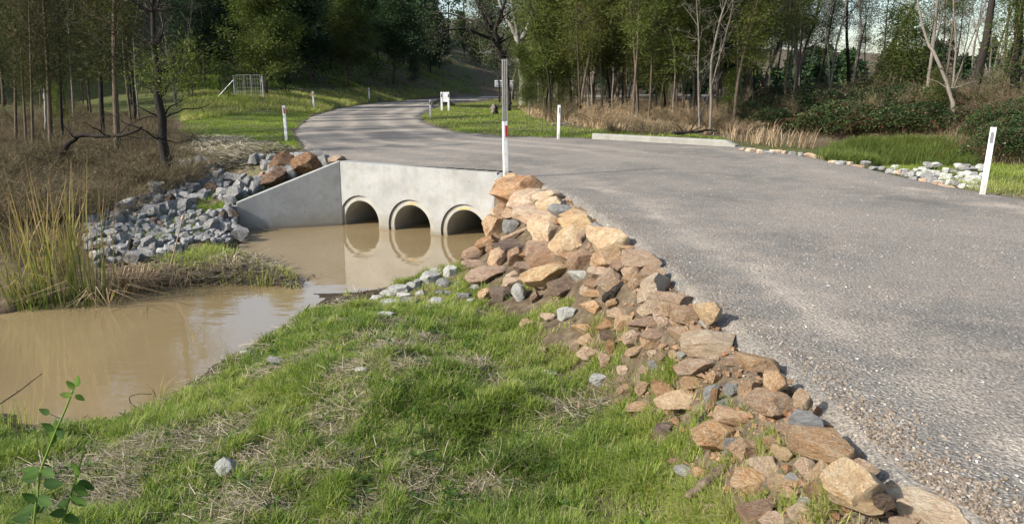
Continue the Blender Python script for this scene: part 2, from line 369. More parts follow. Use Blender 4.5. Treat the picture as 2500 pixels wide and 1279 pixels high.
M['dryreed'] = m_leaf('dry_reed', [(.14, .09, .05), (.28, .2, .12), (.42, .31, .19), (.5, .4, .26)], .15)
M['leaf_dark'] = m_leaf('leaf_dark', [(.010, .022, .010), (.018, .037, .014), (.034, .065, .02), (.075, .125, .028)], .2)  # shade of the hill and deep wood is put into these leaf tones
M['leaf_olive'] = m_leaf('leaf_olive', [(.035, .045, .014), (.07, .085, .022), (.13, .14, .034), (.2, .2, .055)], .35)
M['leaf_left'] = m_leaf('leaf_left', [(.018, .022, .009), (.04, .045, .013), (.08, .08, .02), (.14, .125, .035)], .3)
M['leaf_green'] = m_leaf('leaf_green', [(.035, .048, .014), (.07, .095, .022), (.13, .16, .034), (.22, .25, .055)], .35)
M['leaf_grey'] = m_leaf('leaf_grey', [(.045, .05, .032), (.08, .09, .055), (.13, .14, .085), (.19, .19, .12)], .3)
M['bramble'] = m_leaf('bramble_leaves', [(.014, .026, .012), (.025, .048, .016), (.05, .08, .026), (.10, .13, .05), (.13, .05, .035)], .15, .4)
M['freshleaf'] = m_leaf('fresh_leaf', [(.018, .045, .010), (.04, .085, .016), (.10, .18, .03), (.2, .28, .06)], .3, .7)
M['drybush'] = m_leaf('dry_twigs', [(.045, .034, .022), (.085, .065, .04), (.14, .11, .065), (.2, .165, .095), (.12, .13, .055)], .1, .9)
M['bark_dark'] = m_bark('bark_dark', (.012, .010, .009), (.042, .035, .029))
M['bark_brown'] = m_bark('bark_brown', (.05, .038, .028), (.15, .115, .08))
M['bark_grey'] = m_bark('bark_grey', (.09, .08, .065), (.24, .21, .175))
M['bark_white'] = m_bark('bark_white', (.2, .185, .16), (.38, .36, .325), 1)
M['deadwood'] = m_bark('dead_wood', (.06, .042, .03), (.22, .17, .125))
M['white_paint'] = m_plain('white_paint', (.66, .66, .65), .5, 0, 14, .22)
def m_post():
    m, n, b, o = mat('white_paint'); p = coords(n); f = noise(n, p, 9, 6, .7); xz = N(n, 'ShaderNodeSeparateXYZ'); n.links.new(p, xz.inputs[0])
    c = ramp(n, f, [(.35, (.5, .49, .46)), (.55, (.68, .68, .67)), (.75, (.72, .72, .72))])
    k = math_(n, 'ADD', xz.outputs[2], math_(n, 'MULTIPLY', math_(n, 'SUBTRACT', f, .5), .5))
    c = mix(n, math_(n, 'MULTIPLY', bw(n, k, .3, .02), .6), c, (.3, .25, .18))
    sc = noise(n, p, 40, 3, .6); c = mix(n, math_(n, 'MULTIPLY', bw(n, sc, .62, .68), .5), c, (.3, .29, .26))
    n.links.new(c, b.inputs['Base Color']); b.inputs['Roughness'].default_value = .5; return m
M['white_paint'] = m_post()
M['galv'] = m_plain('galvanised_steel', (.32, .31, .28), .5, .35, 9, .2)
M['galv_light'] = m_plain('gate_steel', (.27, .285, .29), .4, .3, 5, .12)
M['red'] = m_plain('red_reflector', (.32, .012, .018), .25, 0, 0, 0, 0, .6)
M['grey_ref'] = m_plain('grey_reflector', (.2, .21, .22), .3, 0, 30, .2, 0, .6)
M['black'] = m_plain('black_reflector', (.02, .02, .022), .4)
M['steel_dark'] = m_plain('fence_steel', (.05, .045, .04), .7, .2, 12, .3)
M['sign_white'] = m_plain('sign_back', (.85, .86, .88), .5, .1, 3, .08)
M['gravel'] = m_leaf('loose_gravel', [(.09, .085, .08), (.19, .17, .15), (.3, .27, .24), (.42, .4, .37), (.6, .58, .55)], 0, .9)
M['clod'] = m_leaf('soil_clods', [(.10, .075, .052), (.17, .135, .10), (.24, .2, .155), (.3, .27, .22)], 0, .95)
M['yellow'] = m_plain('yellow_stain', (.42, .3, .10), .8, 0, 12, .3)

# ---------------------------------------------------------------- mesh helpers
def link_mesh(name, me, m, parent=None, loc=None):
    o = bpy.data.objects.new(name, me)
    if m: me.materials.append(M[m] if isinstance(m, str) else m)
    COL.objects.link(o)
    if parent: o.parent = parent
    if loc is not None: o.location = loc
    return o
def np_mesh(name, V, Q=None, T=None, smooth=False, tint=None, att='tint', color=None):
    me = bpy.data.meshes.new(name); V = np.asarray(V, np.float32)
    Q = np.zeros((0, 4), np.int32) if Q is None else np.asarray(Q, np.int32)
    T = np.zeros((0, 3), np.int32) if T is None else np.asarray(T, np.int32)
    me.vertices.add(len(V)); me.vertices.foreach_set('co', V.ravel())
    nl = Q.size+T.size; me.loops.add(nl); me.loops.foreach_set('vertex_index', np.concatenate([Q.ravel(), T.ravel()]).astype(np.int32))
    npoly = len(Q)+len(T); me.polygons.add(npoly)
    ls = np.concatenate([np.arange(len(Q))*4, len(Q)*4+np.arange(len(T))*3]).astype(np.int32)
    me.polygons.foreach_set('loop_start', ls)
    me.polygons.foreach_set('use_smooth', np.full(npoly, smooth, bool))
    me.update(calc_edges=True)
    if tint is not None:
        a = me.attributes.new(att, 'FLOAT', 'POINT'); a.data.foreach_set('value', np.asarray(tint, np.float32))
    if color is not None:
        a = me.attributes.new('zone', 'FLOAT_COLOR', 'POINT'); a.data.foreach_set('color', np.asarray(color, np.float32).ravel())
    return me
class MB:
    def __init__(s): s.V = []; s.Q = []; s.T = []; s.n = 0; s.t = []
    def add(s, V, Q=None, T=None, tint=.5):
        V = np.asarray(V, float).reshape(-1, 3)
        s.V.append(V); 
        if Q is not None and len(Q): s.Q.append(np.asarray(Q, int)+s.n)
        if T is not None and len(T): s.T.append(np.asarray(T, int)+s.n)
        s.t.append(np.broadcast_to(np.asarray(tint, float), (len(V),))); s.n += len(V); return s
    def box(s, c, sz, rot=None, bev=0):
        c = np.array(c, float); h = np.array(sz, float)/2
        v = np.array([[x, y, z] for x in (-1, 1) for y in (-1, 1) for z in (-1, 1)], float)*h
        if rot is not None: v = v@np.array(rot.to_3x3() if hasattr(rot, 'to_3x3') else rot).T
        return s.add(v+c, [(0,1,3,2),(4,6,7,5),(0,4,5,1),(2,3,7,6),(0,2,6,4),(1,5,7,3)])
    def tube(s, pts, rad, sides=6, tint=.5, caps=True):
        pts = np.array([tuple(p) for p in pts], float); n = len(pts)
        rad = np.full(n, rad) if np.isscalar(rad) else np.asarray(rad, float)
        tg = np.gradient(pts, axis=0); tg /= np.linalg.norm(tg, axis=1)[:, None]+1e-9
        ref = np.array([0, 0, 1.]) if abs(tg[:, 2]).mean() < .8 else np.array([1., 0, 0])
        u = np.cross(tg, ref); u /= np.linalg.norm(u, axis=1)[:, None]+1e-9; v = np.cross(tg, u)
        a = np.arange(sides)/sides*2*np.pi
        V = pts[:, None, :]+rad[:, None, None]*(np.cos(a)[None, :, None]*u[:, None, :]+np.sin(a)[None, :, None]*v[:, None, :])
        i = np.arange(n-1)[:, None]*sides; j = np.arange(sides)[None, :]; k = (j+1) % sides
        Q = np.stack([i+j, i+k, i+sides+k, i+sides+j], -1).reshape(-1, 4)
        T = []
        V = V.reshape(-1, 3)
        if caps:
            V = np.vstack([V, pts[:1], pts[-1:]]); e = (n-1)*sides
            T = [(n*sides, (q+1) % sides, q) for q in range(sides)]+[(n*sides+1, e+q, e+(q+1) % sides) for q in range(sides)]
        return s.add(V, Q, T, tint)
    def leaves(s, C, D, Sd, L, W, tint):
        L = np.asarray(L)[:, None]; W = np.asarray(W)[:, None]
        n = len(C)
        V = np.stack([C, C+.45*L*D+.5*W*Sd, C+L*D, C+.45*L*D-.5*W*Sd], 1).reshape(-1, 3)
        Q = np.arange(4*n).reshape(n, 4)
        return s.add(V, Q, None, np.repeat(tint, 4))
    def blades(s, B, az, L, W, bend, tint, lean0=0.15, tip=0.0):
        """curved tapering blades: 5 vertices each"""
        n = len(B); L = L[:, None]; dx = np.stack([np.cos(az), np.sin(az), np.zeros(n)], 1)
        sd = np.stack([-np.sin(az), np.cos(az), np.zeros(n)], 1)*W[:, None]*.5; up = np.array([0, 0, 1.])
        be = bend[:, None]
        m = B+L*(.55*up*(1-.15*be)+dx*(lean0*.5+.22*be)); t = B+L*(up*(1-.55*be)+dx*(lean0+.85*be))
        V = np.stack([B-sd, B+sd, m+sd*.8, m-sd*.8, t], 1).reshape(-1, 3)
        o = np.arange(n)[:, None]*5
        return s.add(V, o+np.array([[0, 1, 2, 3]]), o+np.array([[3, 2, 4]]), (np.asarray(tint)[:, None]+tip*np.array([[-.5, -.5, .1, .1, 1.]])).ravel())
    def mesh(s, name, smooth=False):
        return np_mesh(name, np.vstack(s.V), np.vstack(s.Q) if s.Q else None, np.vstack(s.T) if s.T else None, smooth, np.concatenate(s.t))
    def build(s, name, m, parent=None, smooth=False, loc=None):
        return link_mesh(name, s.mesh(name, smooth), m, parent, loc)
def empty(name, loc=(0, 0, 0), rz=0):
    o = bpy.data.objects.new(name, None); COL.objects.link(o); o.location = loc; o.rotation_euler = (0, 0, rz); o.empty_display_size = .2; return o
def tag(o, label=None, cat=None, group=None, kind=None):
    if label: o['label'] = label
    if cat: o['category'] = cat
    if group: o['group'] = group
    if kind: o['kind'] = kind
    return o
def copy_tree(o, parent=None):
    c = o.copy(); COL.objects.link(c)
    if parent: c.parent = parent
    for ch in list(o.children): copy_tree(ch, c)
    return c
def unit(v): v = np.asarray(v, float); return v/(np.linalg.norm(v, axis=-1, keepdims=True)+1e-9)
def rdir(n): return unit(nr.normal(size=(n, 3)))
ORD = ['nearest', 'second', 'third', 'fourth', 'fifth', 'sixth', 'seventh', 'eighth', 'ninth', 'tenth', 'eleventh', 'twelfth', '13th', '14th', '15th', '16th', '17th', '18th', '19th', '20th']
def autolabel(items, anchors, words):
    """items: (object, noun phrase, px, py); each gets a place relative to the nearest anchor (name, px, py)"""
    buckets = {}
    for o, noun, px, py in items:
        a = min(anchors, key=lambda q: math.hypot(q[1]-px, (q[2]-py)*1.5))
        dx, dy = px-a[1], py-a[2]
        k = words[0 if dx < 0 else 1] if abs(dx) > abs(dy)*1.2 else words[2 if dy < 0 else 3]
        buckets.setdefault((a[0], k), []).append((math.hypot(dx, dy), o, noun))
    for (an, k), L in buckets.items():
        L.sort(key=lambda q: q[0])
        for i, (_, o, noun) in enumerate(L):
            q = ORD[i] if i < len(ORD) else '%dth' % (i+1)
            o['label'] = f'{noun}, {q} of those {k} {an}'

# ================================================================ THE SETTING
nx, ny = len(GX), len(GY)
IDX = np.arange(nx*ny).reshape(nx, ny)
cells = np.stack([IDX[:-1, :-1], IDX[1:, :-1], IDX[1:, 1:], IDX[:-1, 1:]], -1).reshape(-1, 4)
cx = XX.ravel()[cells].mean(1); cy = YY.ravel()[cells].mean(1)
cdr = DR.ravel()[cells].max(1)
cellb = sdist(BASIN, cx, cy)
# keep the ground away from the culvert barrels under the road and from the wall thickness
dirw = unit([WB[0]-WA[0], WB[1]-WA[1]]); nrmw = np.array([dirw[1], -dirw[0]])       # points to the water
tw = (cx-WA[0])*dirw[0]+(cy-WA[1])*dirw[1]; sw = (cx-WA[0])*nrmw[0]+(cy-WA[1])*nrmw[1]
Lw = math.hypot(WB[0]-WA[0], WB[1]-WA[1])
barrel = (tw > -.02) & (tw < Lw+.02) & (sw < .06) & (sw > -9)
zs = ZZ.ravel()[cells]; steep = (zs.max(1)-zs.min(1) > .5) & (np.abs(cellb) < .3) & (cx < 0.2) & (cx > -6)
keep = ~((cdr < -.5) | barrel | steep)
# what grows where
def zone(x, y):
    g = np.full(x.shape, .5); l = np.zeros(x.shape); rd = np.zeros(x.shape)
    dr = sdist(ROAD, x, y)
    g = np.where(y < 18, .75, .62)
    rub = np.zeros(x.shape)
    left = (x < -6.2) & (y < 22)
    g = np.where(left, .15, g)
    lw = sstep(-9, -11, x-(y-17)*-.18)*(y < 34)
    g = g*(1-lw)+.1*lw; l = np.maximum(l, lw*.45)
    hill = sstep(54, 66, y)*(1-sstep(-2, 8, x)); g = g*(1-hill)+(.2+.5*fbm(x*.25, y*.25, 12))*hill; fr = sstep(50, 70, y)*(x > 8); g = np.where(fr > 0, g*(1-fr)+.95*fr, g)
    spit = (x < -2.3) & (x > -6.2) & (y > 10.2) & (y < 13.8); g = np.where(spit, .28, g)
    wood = sstep(0, 3, y-(27-.35*x)-2)*(x > 1.5)*(dr > 1)
    g = g*(1-wood)+.12*wood; l = np.maximum(l, wood*.5*(1-sstep(45, 60, y)))
    l = np.where((x < -4.8) & (x > -9) & (y > 17) & (y < 21.5), .62+.2*(fbm(x, y, 4)-.5), l)
    rd = 1-sstep(.05, .55, dr+(fbm(x*2, y*2, 21)-.5)*.7)
    bd = sstep(-.1, .2, dr)*(1-sstep(.8+.6*sstep(5, 11, y), 1.3+.8*sstep(5, 11, y), dr+(fbm(x*2, y*2, 8)-.5)*.8))*(y < 14.6)*(x < 3.5)*(x > -1.2); g = g*(1-bd)-.1*bd
    return np.stack([g, l, rd, np.ones(x.shape)], -1)
me = np_mesh('ground', np.stack([XX.ravel(), YY.ravel(), ZZ.ravel()], 1), cells[keep], smooth=True, color=zone(XX.ravel(), YY.ravel()))
ground = tag(link_mesh('ground', me, 'ground'), kind='structure')

# road sheet: same grid, dips under the verge at its edges; never passes in front of the headwall
ZR = .012+.02*(fbm(XX*.5, YY*.5, 31)-.5)*(YY < 40)-.10*sstep(.0, .5, DR)
ZR = np.where(DR > .1, np.minimum(ZR, ZZ-.05), ZR)
inroad = (DR.ravel()[cells].min(1) < .45) & ~((sw > -.1) & (tw > -1.8) & (tw < Lw+.3) & (sw < 3)) & ~((cx < WB[0]+.1) & (cx > -1) & (cy > 12.2) & (cy < WB[1]))
# the two worn wheel paths follow the road's middle line
mid = [((a[0]+b[0])/2, (a[1]+b[1])/2) for a, b in [((1.5,3),(8.6,3)),((1.4,6),(8.3,6)),((.95,9.6),(7.2,10.6)),((0.3,12.5),(6.7,14)),((-3.4,16),(5.0,20.5)),((-5.2,20),(-.5,24)),((-7.3,26.7),(-2.1,26.2)),((-9.6,38),(-4.7,38.2)),((-11,50),(-5.3,50)),((-11,62),(-5.3,62)),((-9.5,76),(-4.6,72)),((-6,90),(-2.3,82)),((2,101),(3,91))]]
mid = np.array(mid); dm = np.full(XX.shape, 1e9)
for i in range(len(mid)-1):
    a, b = mid[i], mid[i+1]; e = b-a; t = np.clip(((XX-a[0])*e[0]+(YY-a[1])*e[1])/(e@e), 0, 1)
    dm = np.minimum(dm, np.hypot(XX-a[0]-t*e[0], YY-a[1]-t*e[1]))
wob = (fbm(XX*.3, YY*.3, 41)-.5)*1.0
WH = .9*np.exp(-((DR+.62+wob*.25)/.16)**2)*(YY < 12)*sstep(.35, .6, fbm(XX*1.3, YY*1.3, 44))
wear = WH+(np.exp(-((dm+wob-.95)/.28)**2)+.8*np.exp(-((dm+wob-2.1)/.3)**2))*sstep(13, 24, YY)*1.0+.3*np.exp(-((DR+.9+wob*.6)/.3)**2)*(YY < 20)
me = np_mesh('road', np.stack([XX.ravel(), YY.ravel(), ZR.ravel()], 1), cells[inroad], smooth=True, tint=wear.ravel(), att='wear')
road = tag(link_mesh('gravel_road', me, 'road'), kind='structure')

# water: one sheet, running on through the barrels
a, b_ = np.array(WA)+dirw*.02, np.array(WB)-dirw*.02
wp = [(-22, 4.5), (-1.5, 4.5), (-.42, 11.2), (WD[0]+.02, WD[1]+.1), tuple(b_), tuple(b_-nrmw*9), tuple(a-nrmw*9), tuple(a), (WC[0], WC[1]+.02), (-22, 15.5)]
bm_v = [(x, y, ZW) for x, y in wp]
me = bpy.data.meshes.new('creek_water'); me.from_pydata(bm_v, [], [tuple(range(len(wp)))]); me.update()
water = tag(link_mesh('creek_water', me, 'water'), kind='structure')

# ================================================================ CULVERT
def culvert():
    root = empty('pipe_culvert', (WA[0], WA[1], ZW), math.atan2(dirw[1], dirw[0]))
    tag(root, 'pale concrete culvert headwall with three round pipes and splayed wing walls', 'culvert')
    inv = root.matrix_world.copy()
    th = .22; ztop = 1.335; zb = -1.0
    # local frame: x along the wall to the right, -y to the water, z up from the water level
    cxs = [.465, 1.725, 2.98]; ro = .55; n = 48
    cz = [.105, .105, .105]
    topz = lambda x: ztop-.045*x/Lw
    V = []; T = []; Q = []
    # front face with holes (built column by column around each hole)
    mb = MB()
    edges = [0]+[(cxs[0]+cxs[1])/2, (cxs[1]+cxs[2])/2]+[Lw]
    for k in range(3):
        x0, x1 = edges[k], edges[k+1]
        ang = np.arange(n)/n*2*np.pi
        ring = np.stack([cxs[k]+ro*np.cos(ang), cz[k]+ro*np.sin(ang)], 1)
        out = []
        for q in ang:
            c, s_ = math.cos(q), math.sin(q); ts = []
            if c > 1e-6: ts.append((x1-cxs[k])/c)
            if c < -1e-6: ts.append((x0-cxs[k])/c)
            if s_ > 1e-6: ts.append((topz(cxs[k])-cz[k])/s_)
            if s_ < -1e-6: ts.append((zb-cz[k])/s_)
            t = min(ts); out.append((cxs[k]+c*t, cz[k]+s_*t))
        out = np.array(out)
        for zc, xx in ((1, x0), (1, x1), (-1, x0), (-1, x1)):
            tgt = np.array([xx, topz(xx) if zc > 0 else zb]); i = np.argmin(((out-tgt)**2).sum(1)); out[i] = tgt
        for i in range(n):
            if out[i][1] > .8: out[i][1] = topz(out[i][0])
        for yy in (0.0, th):
            Vr = np.column_stack([ring[:, 0], np.full(n, yy), ring[:, 1]]); Vo = np.column_stack([out[:, 0], np.full(n, yy), out[:, 1]])
            q = [(i, (i+1) % n, n+(i+1) % n, n+i) for i in range(n)]
            mb.add(np.vstack([Vr, Vo]), q)
        Vr = np.vstack([np.column_stack([ring[:, 0], np.zeros(n), ring[:, 1]]), np.column_stack([ring[:, 0], np.full(n, .11), ring[:, 1]])])
        mb.add(Vr, [(i, (i+1) % n, n+(i+1) % n, n+i) for i in range(n)])
    mb.add([(0, 0, topz(0)), (Lw, 0, topz(Lw)), (Lw, th, topz(Lw)), (0, th, topz(0))], [(0, 1, 2, 3)])
    mb.add([(0, th, zb), (0, 0, zb), (0, 0, topz(0)), (0, th, topz(0))], [(0, 1, 2, 3)])
    mb.add([(Lw, th, zb), (Lw, 0, zb), (Lw, 0, topz(Lw)), (Lw, th, topz(Lw))], [(0, 1, 2, 3)])
    hw = mb.build('headwall', 'concrete', root)
    # cast nail holes and form marks: tiny dark dimples
    for k in range(3):
        ri = .43; rr = .532; L = 8.2; y0 = .045
        m2 = MB(); ang = np.arange(n)/n*2*np.pi
        prof = [(rr, y0+.10), (rr, y0), (ri+.012, y0), (ri, y0+.012), (ri, y0+1.2), (ri, y0+3.0), (ri, y0+L)]
        V = []; 
        for r_, yy in prof: V += [(cxs[k]+r_*math.cos(q), yy, cz[k]+r_*math.sin(q)) for q in ang]
        Q = [(j*n+i, j*n+(i+1) % n, (j+1)*n+(i+1) % n, (j+1)*n+i) for j in range(len(prof)-1) for i in range(n)]
        m2.add(V, Q)
        p = m2.build('pipe', 'concrete_ring', root)
        # far end cap of the barrel: dark soil beyond
        m2 = MB(); m2.add([(cxs[k]+(ro+.004)*math.cos(q), .09, cz[k]+(ro+.004)*math.sin(q)) for q in ang]+[(cxs[k]+(rr-.01)*math.cos(q), .085, cz[k]+(rr-.01)*math.sin(q)) for q in ang],
                          [(i, (i+1) % n, n+(i+1) % n, n+i) for i in range(n)])
        m2.build('mortar_joint', 'concrete_ring', root)
        if k:
            m3 = MB(); a0 = R(62); a1 = R(100) if k == 1 else R(112); st = 10
            if k == 2: a0 = R(58)
            A = np.linspace(R(78), R(104) if k == 1 else R(112), st); rj = .02*np.abs(np.sin(A*9))
            m3.add([(cxs[k]+.45*math.cos(q), y0-.002, cz[k]+.45*math.sin(q)) for q in A]+[(cxs[k]+(.47+j)*math.cos(q), y0-.002, cz[k]+(.47+j)*math.sin(q)) for q, j in zip(A, rj)], [(i, i+1, st+i+1, st+i) for i in range(st-1)])
            m3.build('paint_mark', 'yellow', p)
    return root
cul = culvert()
def wing(name, A, B, za, zb_, th, side, parent):
    """a wall from A to B whose top falls from za to zb_; thickness goes to the far side"""
    A = np.array(A, float); B = np.array(B, float); dr_ = unit(B-A); nn = np.array([dr_[1], -dr_[0]])*side
    A2, B2 = A+nn*th, B+nn*th; z0 = ZW-1.0
    ch = .012
    V = [(*A, z0), (*B, z0), (*B, zb_), (*A, za), (*A2, z0), (*B2, z0), (*B2, zb_), (*A2, za)]
    me = bpy.data.meshes.new(name); me.from_pydata(V, [], [(0, 1, 2, 3), (5, 4, 7, 6), (3, 2, 6, 7), (1, 5, 6, 2), (4, 0, 3, 7), (0, 4, 5, 1)]); me.update()
    o = link_mesh(name, me, 'concrete'); o.parent = parent
    o.matrix_parent_inverse = parent.matrix_basis.inverted()
    bv = o.modifiers.new('bevel', 'BEVEL'); bv.width = .012; bv.segments = 2
    return o
wing('wing_wall', (WA[0]-.003, WA[1]-.002), WC, .03, -.735, .16, 1, cul)
wing('wing_wall', (WB[0]+.004, WB[1]+.1), WD, -.02, -.86, .15, -1, cul)

# kerb on the far side of the road
def prism(name, A, B, w_, h_, z, m, ch=.04):
    A = np.array(A); B = np.array(B); L = np.linalg.norm(B-A)
    o = empty  # placeholder, replaced below
    me_b = MB()
    prof = [(-w_/2, -.3), (-w_/2, h_-ch), (-w_/2+ch, h_), (w_/2-ch, h_), (w_/2, h_-ch), (w_/2, -.3)]
    n = len(prof); V = []
    xs = [0, .05]+list(np.linspace(.4, L-.5, 9))+[L-.32, L-.02]
    for i, x in enumerate(xs):
        k = .35 if i == len(xs)-1 else 1
        V += [(x, p, q*k if q > 0 else q) for p, q in prof]
    Q = [(j*n+i, j*n+i+1, (j+1)*n+i+1, (j+1)*n+i) for j in range(len(xs)-1) for i in range(n-1)]
    me_b.add(V, Q); me_b.add([V[i] for i in range(n)]+[V[-n+i] for i in range(n)], [(0, 1, 2, 3), (0, 3, 4, 5), (n, n+3, n+2, n+1), (n, n+5, n+4, n+3)])
    ob = me_b.build(name, m); ob.location = (*A, z); ob.rotation_euler = (0, 0, math.atan2(B[1]-A[1], B[0]-A[0])); return ob
kb = prism('concrete_kerb', (2.40, 22.65), (5.75, 19.75), .24, .17, 0, 'concrete_kerb')
tag(kb, 'long pale concrete kerb block along the far edge of the gravel road', 'kerb')

# ================================================================ POSTS, SIGNS, GATE, FENCES
def guide_post(px, py, h, label, refl, tilt=(0, 0), rz=0, w_=.082, rw=.04, rh=.15, rx=.0):
    p = onground(px, py); root = empty('guide_post', (p.x, p.y, p.z-.02), rz)
    root.rotation_euler = (R(tilt[0]), R(tilt[1]), rz)
    tag(root, label, 'guide post', 'white roadside guide posts')
    mb = MB(); hw = w_/2; d_ = .028
    prof = [(-hw, 0), (-hw*.72, -d_), (hw*.72, -d_), (hw, 0), (hw*.7, .006), (hw*.62, -d_+.008), (-hw*.62, -d_+.008), (-hw*.7, .006)]
    n = len(prof); V = []
    for z in (-.25, 0, h*.5, h-.006, h): V += [(x*(.97 if z == h else 1), y, z) for x, y in prof]
    Q = [(j*n+i, j*n+(i+1) % n, (j+1)*n+(i+1) % n, (j+1)*n+i) for j in range(4) for i in range(n)]
    e = 4*n; Q += [(e+0, e+1, e+6, e+7), (e+1, e+2, e+5, e+6), (e+2, e+3, e+4, e+5)]
    mb.add(V, Q); mb.build('post', 'white_paint', root)
    r = MB(); r.box((rx, -d_-.004, h-.07-rh/2), (rw, .006, rh)); r.build('reflector', refl, root)
    return root
guide_post(2398, 477, 1.0, 'white guide post leaning right beside the green verge at the right edge', 'grey_ref', (0, 1.6), rz=R(-12), rx=-.018)
guide_post(700, 347, 1.0, 'white guide post with red reflector on the left verge beyond the culvert', 'red', (0, -1), rz=R(8))
guide_post(1363, 342, 1.0, 'white guide post in the grass left of the concrete kerb', 'grey_ref', (0, 1), rz=R(5), w_=.085)
guide_post(1051, 291, .86, 'small white guide post on the inside of the far bend', 'black', (0, .5), w_=.085)
guide_post(767, 269, 1.02, 'white guide post with red reflector below the gate bank', 'red', (0, -1.5), w_=.11)
guide_post(902, 248, 1.05, 'small white guide post at the foot of the dark hill', 'black', (0, -.5), w_=.13, rw=.05)

def depth_marker():
    root = empty('marker_post', (-.115, 13.22, -.05)); root.rotation_euler = (0, R(-.3), R(4))
    tag(root, 'tall grey steel channel post behind the culvert corner', 'post')
    mb = MB(); w_ = .088; t = .006; d_ = .03
    prof = [(-w_/2, 0), (-w_/2+.022, 0), (-w_/2+.026, d_), (-.008, d_), (-.004, 0), (.010, 0), (.014, d_), (w_/2-.018, d_), (w_/2-.014, 0), (w_/2, 0), (w_/2, d_+.006), (-w_/2, d_+.006)]
    n = len(prof); V = []
    for z in (-.3, .5, 1.2, 2.03): V += [(x, y, z) for x, y in prof]
    Q = [(j*n+i, j*n+(i+1) % n, (j+1)*n+(i+1) % n, (j+1)*n+i) for j in range(3) for i in range(n)]
    mb.add(V, Q)
    e = 3*n; mb.add([(x, y, 2.03) for x, y in [(-w_/2, d_-.002), (w_/2, d_-.002), (w_/2, d_+.006), (-w_/2, d_+.006)]], [(0, 1, 2, 3)])
    mb.build('steel_channel', 'galv', root)
    b = MB(); b.tube([(-.0, -.004, 1.32), (-.0, .004, 1.32)], .008, 8); b.build('bolt', 'galv_light', root)
    g = guide_post(1238, 438, 1.02, 'white guide post with red reflector fixed before the tall steel post', 'red', (0, -1.2), rz=R(14), w_=.098, rw=.042, rh=.19, rx=.016)
    g.location = (-.10, 13.12, -.05)
depth_marker()

def board(px, py, D, w_, h_, label, cat, name, legs, legx, box=False):
    top = atD(px, py, D); base = tz(top.x, D)
    base = max(base, 0.0) if sdist(ROAD, np.array([top.x]), np.array([D]))[0] < 0 else base
    root = empty(name, (top.x, D, base)); tag(root, label, cat)
    z1 = top.z-base; 
    b = MB(); r = .06
    b.box((0, 0, z1-h_/2), (w_, .03 if not box else .05, h_)); o = b.build('panel', 'sign_white' if not box else 'white_paint', root)
    bv = o.modifiers.new('bevel', 'BEVEL'); bv.width = .012; bv.segments = 2
    if not box:
        for zz in (z1-.13, z1-h_+.13):
            c = MB(); c.box((0, -.03, zz), (w_*.94, .03, .04)); c.build('rail', 'galv_light', root)
    for x in legx:
        l = MB()
        if box: l.box((x, -.035, z1/2-.1), (.11, .02, z1+.22))
        else: l.tube([(x, -.07, -.3), (x, -.07, z1-.03)], .035, 8)
        lg = l.build('post', 'white_paint' if box else 'galv', root)
        if box:
            q = MB(); q.box((x, -.049, z1-.2), (.05, .008, .2)); q.build('reflector', 'black', lg)
board(1230, 197, 74, 1.7, .62, 'wide white sign back on two posts beside the far road', 'sign', 'road_sign', 2, (-.42, .42))
board(1086, 226, 46, .50, .56, 'small white board between two posts with dark reflectors at the bend', 'marker board', 'marker_board', 2, (-.2, .2), True)

def gate():
    D = 47.0
    pl = atD(570, 187, D); pr = atD(640, 187, D); gl = tz(pl.x, D); gr_ = tz(pr.x, D)
    z0 = min(gl, gr_); Wd = pr.x-pl.x; hh = 1.28
    root = empty('farm_gate', (pl.x, D, z0), R(0)); tag(root, 'galvanised mesh farm gate with diagonal stay on the grassy rise', 'gate')
    hz = max(pl.z-z0, hh)
    for x in (0, Wd):
        b = MB(); b.tube([(x, 0, -.5), (x, 0, hz)], .045, 10); b.build('gate_post', 'galv_light', root)
    b = MB(); b.tube([(-.05, 0, hz-.32), (-1.18, 0, -.1+tz(pl.x-1.15, D)-z0)], .035, 8); b.build('stay', 'galv_light', root)
    b = MB()
    for x in (.1, .58, 1.02, Wd-.12): b.tube([(x, 0, .06), (x, 0, hh)], .012 if x not in (1.02,) else .018, 6)
    b.tube([(.1, 0, .06), (Wd-.12, 0, .06)], .014, 6); b.tube([(.1, 0, hh), (Wd-.12, 0, hh)], .014, 6)
    b.build('gate_frame', 'galv_light', root)
    b = MB()
    for x in np.arange(.2, Wd-.15, .15): b.tube([(x, 0, .06), (x, 0, hh)], .0065, 4)
    for z in (.3, .55, .8, 1.05): b.tube([(.1, 0, z), (Wd-.12, 0, z)], .0045, 4)
    b.build('mesh_infill', 'galv', root)
    b = MB(); b.box((Wd-.03, -.06, hh-.32), (.1, .02, .2)); b.build('latch', 'galv_light', root)
gate()
def wire_fence(name, label, pts, hp, rad=.03):
    G = ongrounds(pts); root = empty(name, G[0]); tag(root, label, 'fence')
    for g, h in zip(G, hp):
        b = MB(); q = g-G[0]; b.tube([(q.x, q.y, -.4+q.z), (q.x, q.y, q.z+h)], rad, 6); b.build('fence_post', 'steel_dark', root)
    b = MB()
    for f in (.25, .5, .75, .95):
        b.tube([(g-G[0])+Vector((0, 0, h*f)) for g, h in zip(G, hp)], .0035*G[0].y/25, 4)
    b.build('wires', 'steel_dark', root)
wire_fence('wire_fence', 'thin dark wire fence crossing the field behind the left trunks', [(319, 275), (463, 246), (540, 238)], [1.35, 1.2, 1.2])
wire_fence('wire_fence', 'dark wire fence running along the foot of the dark hill', [(720, 228), (785, 224), (880, 220), (914, 218), (945, 216), (971, 215)], [1.3, 1.3, 1.2, 1.2, 1.2, 1.2])

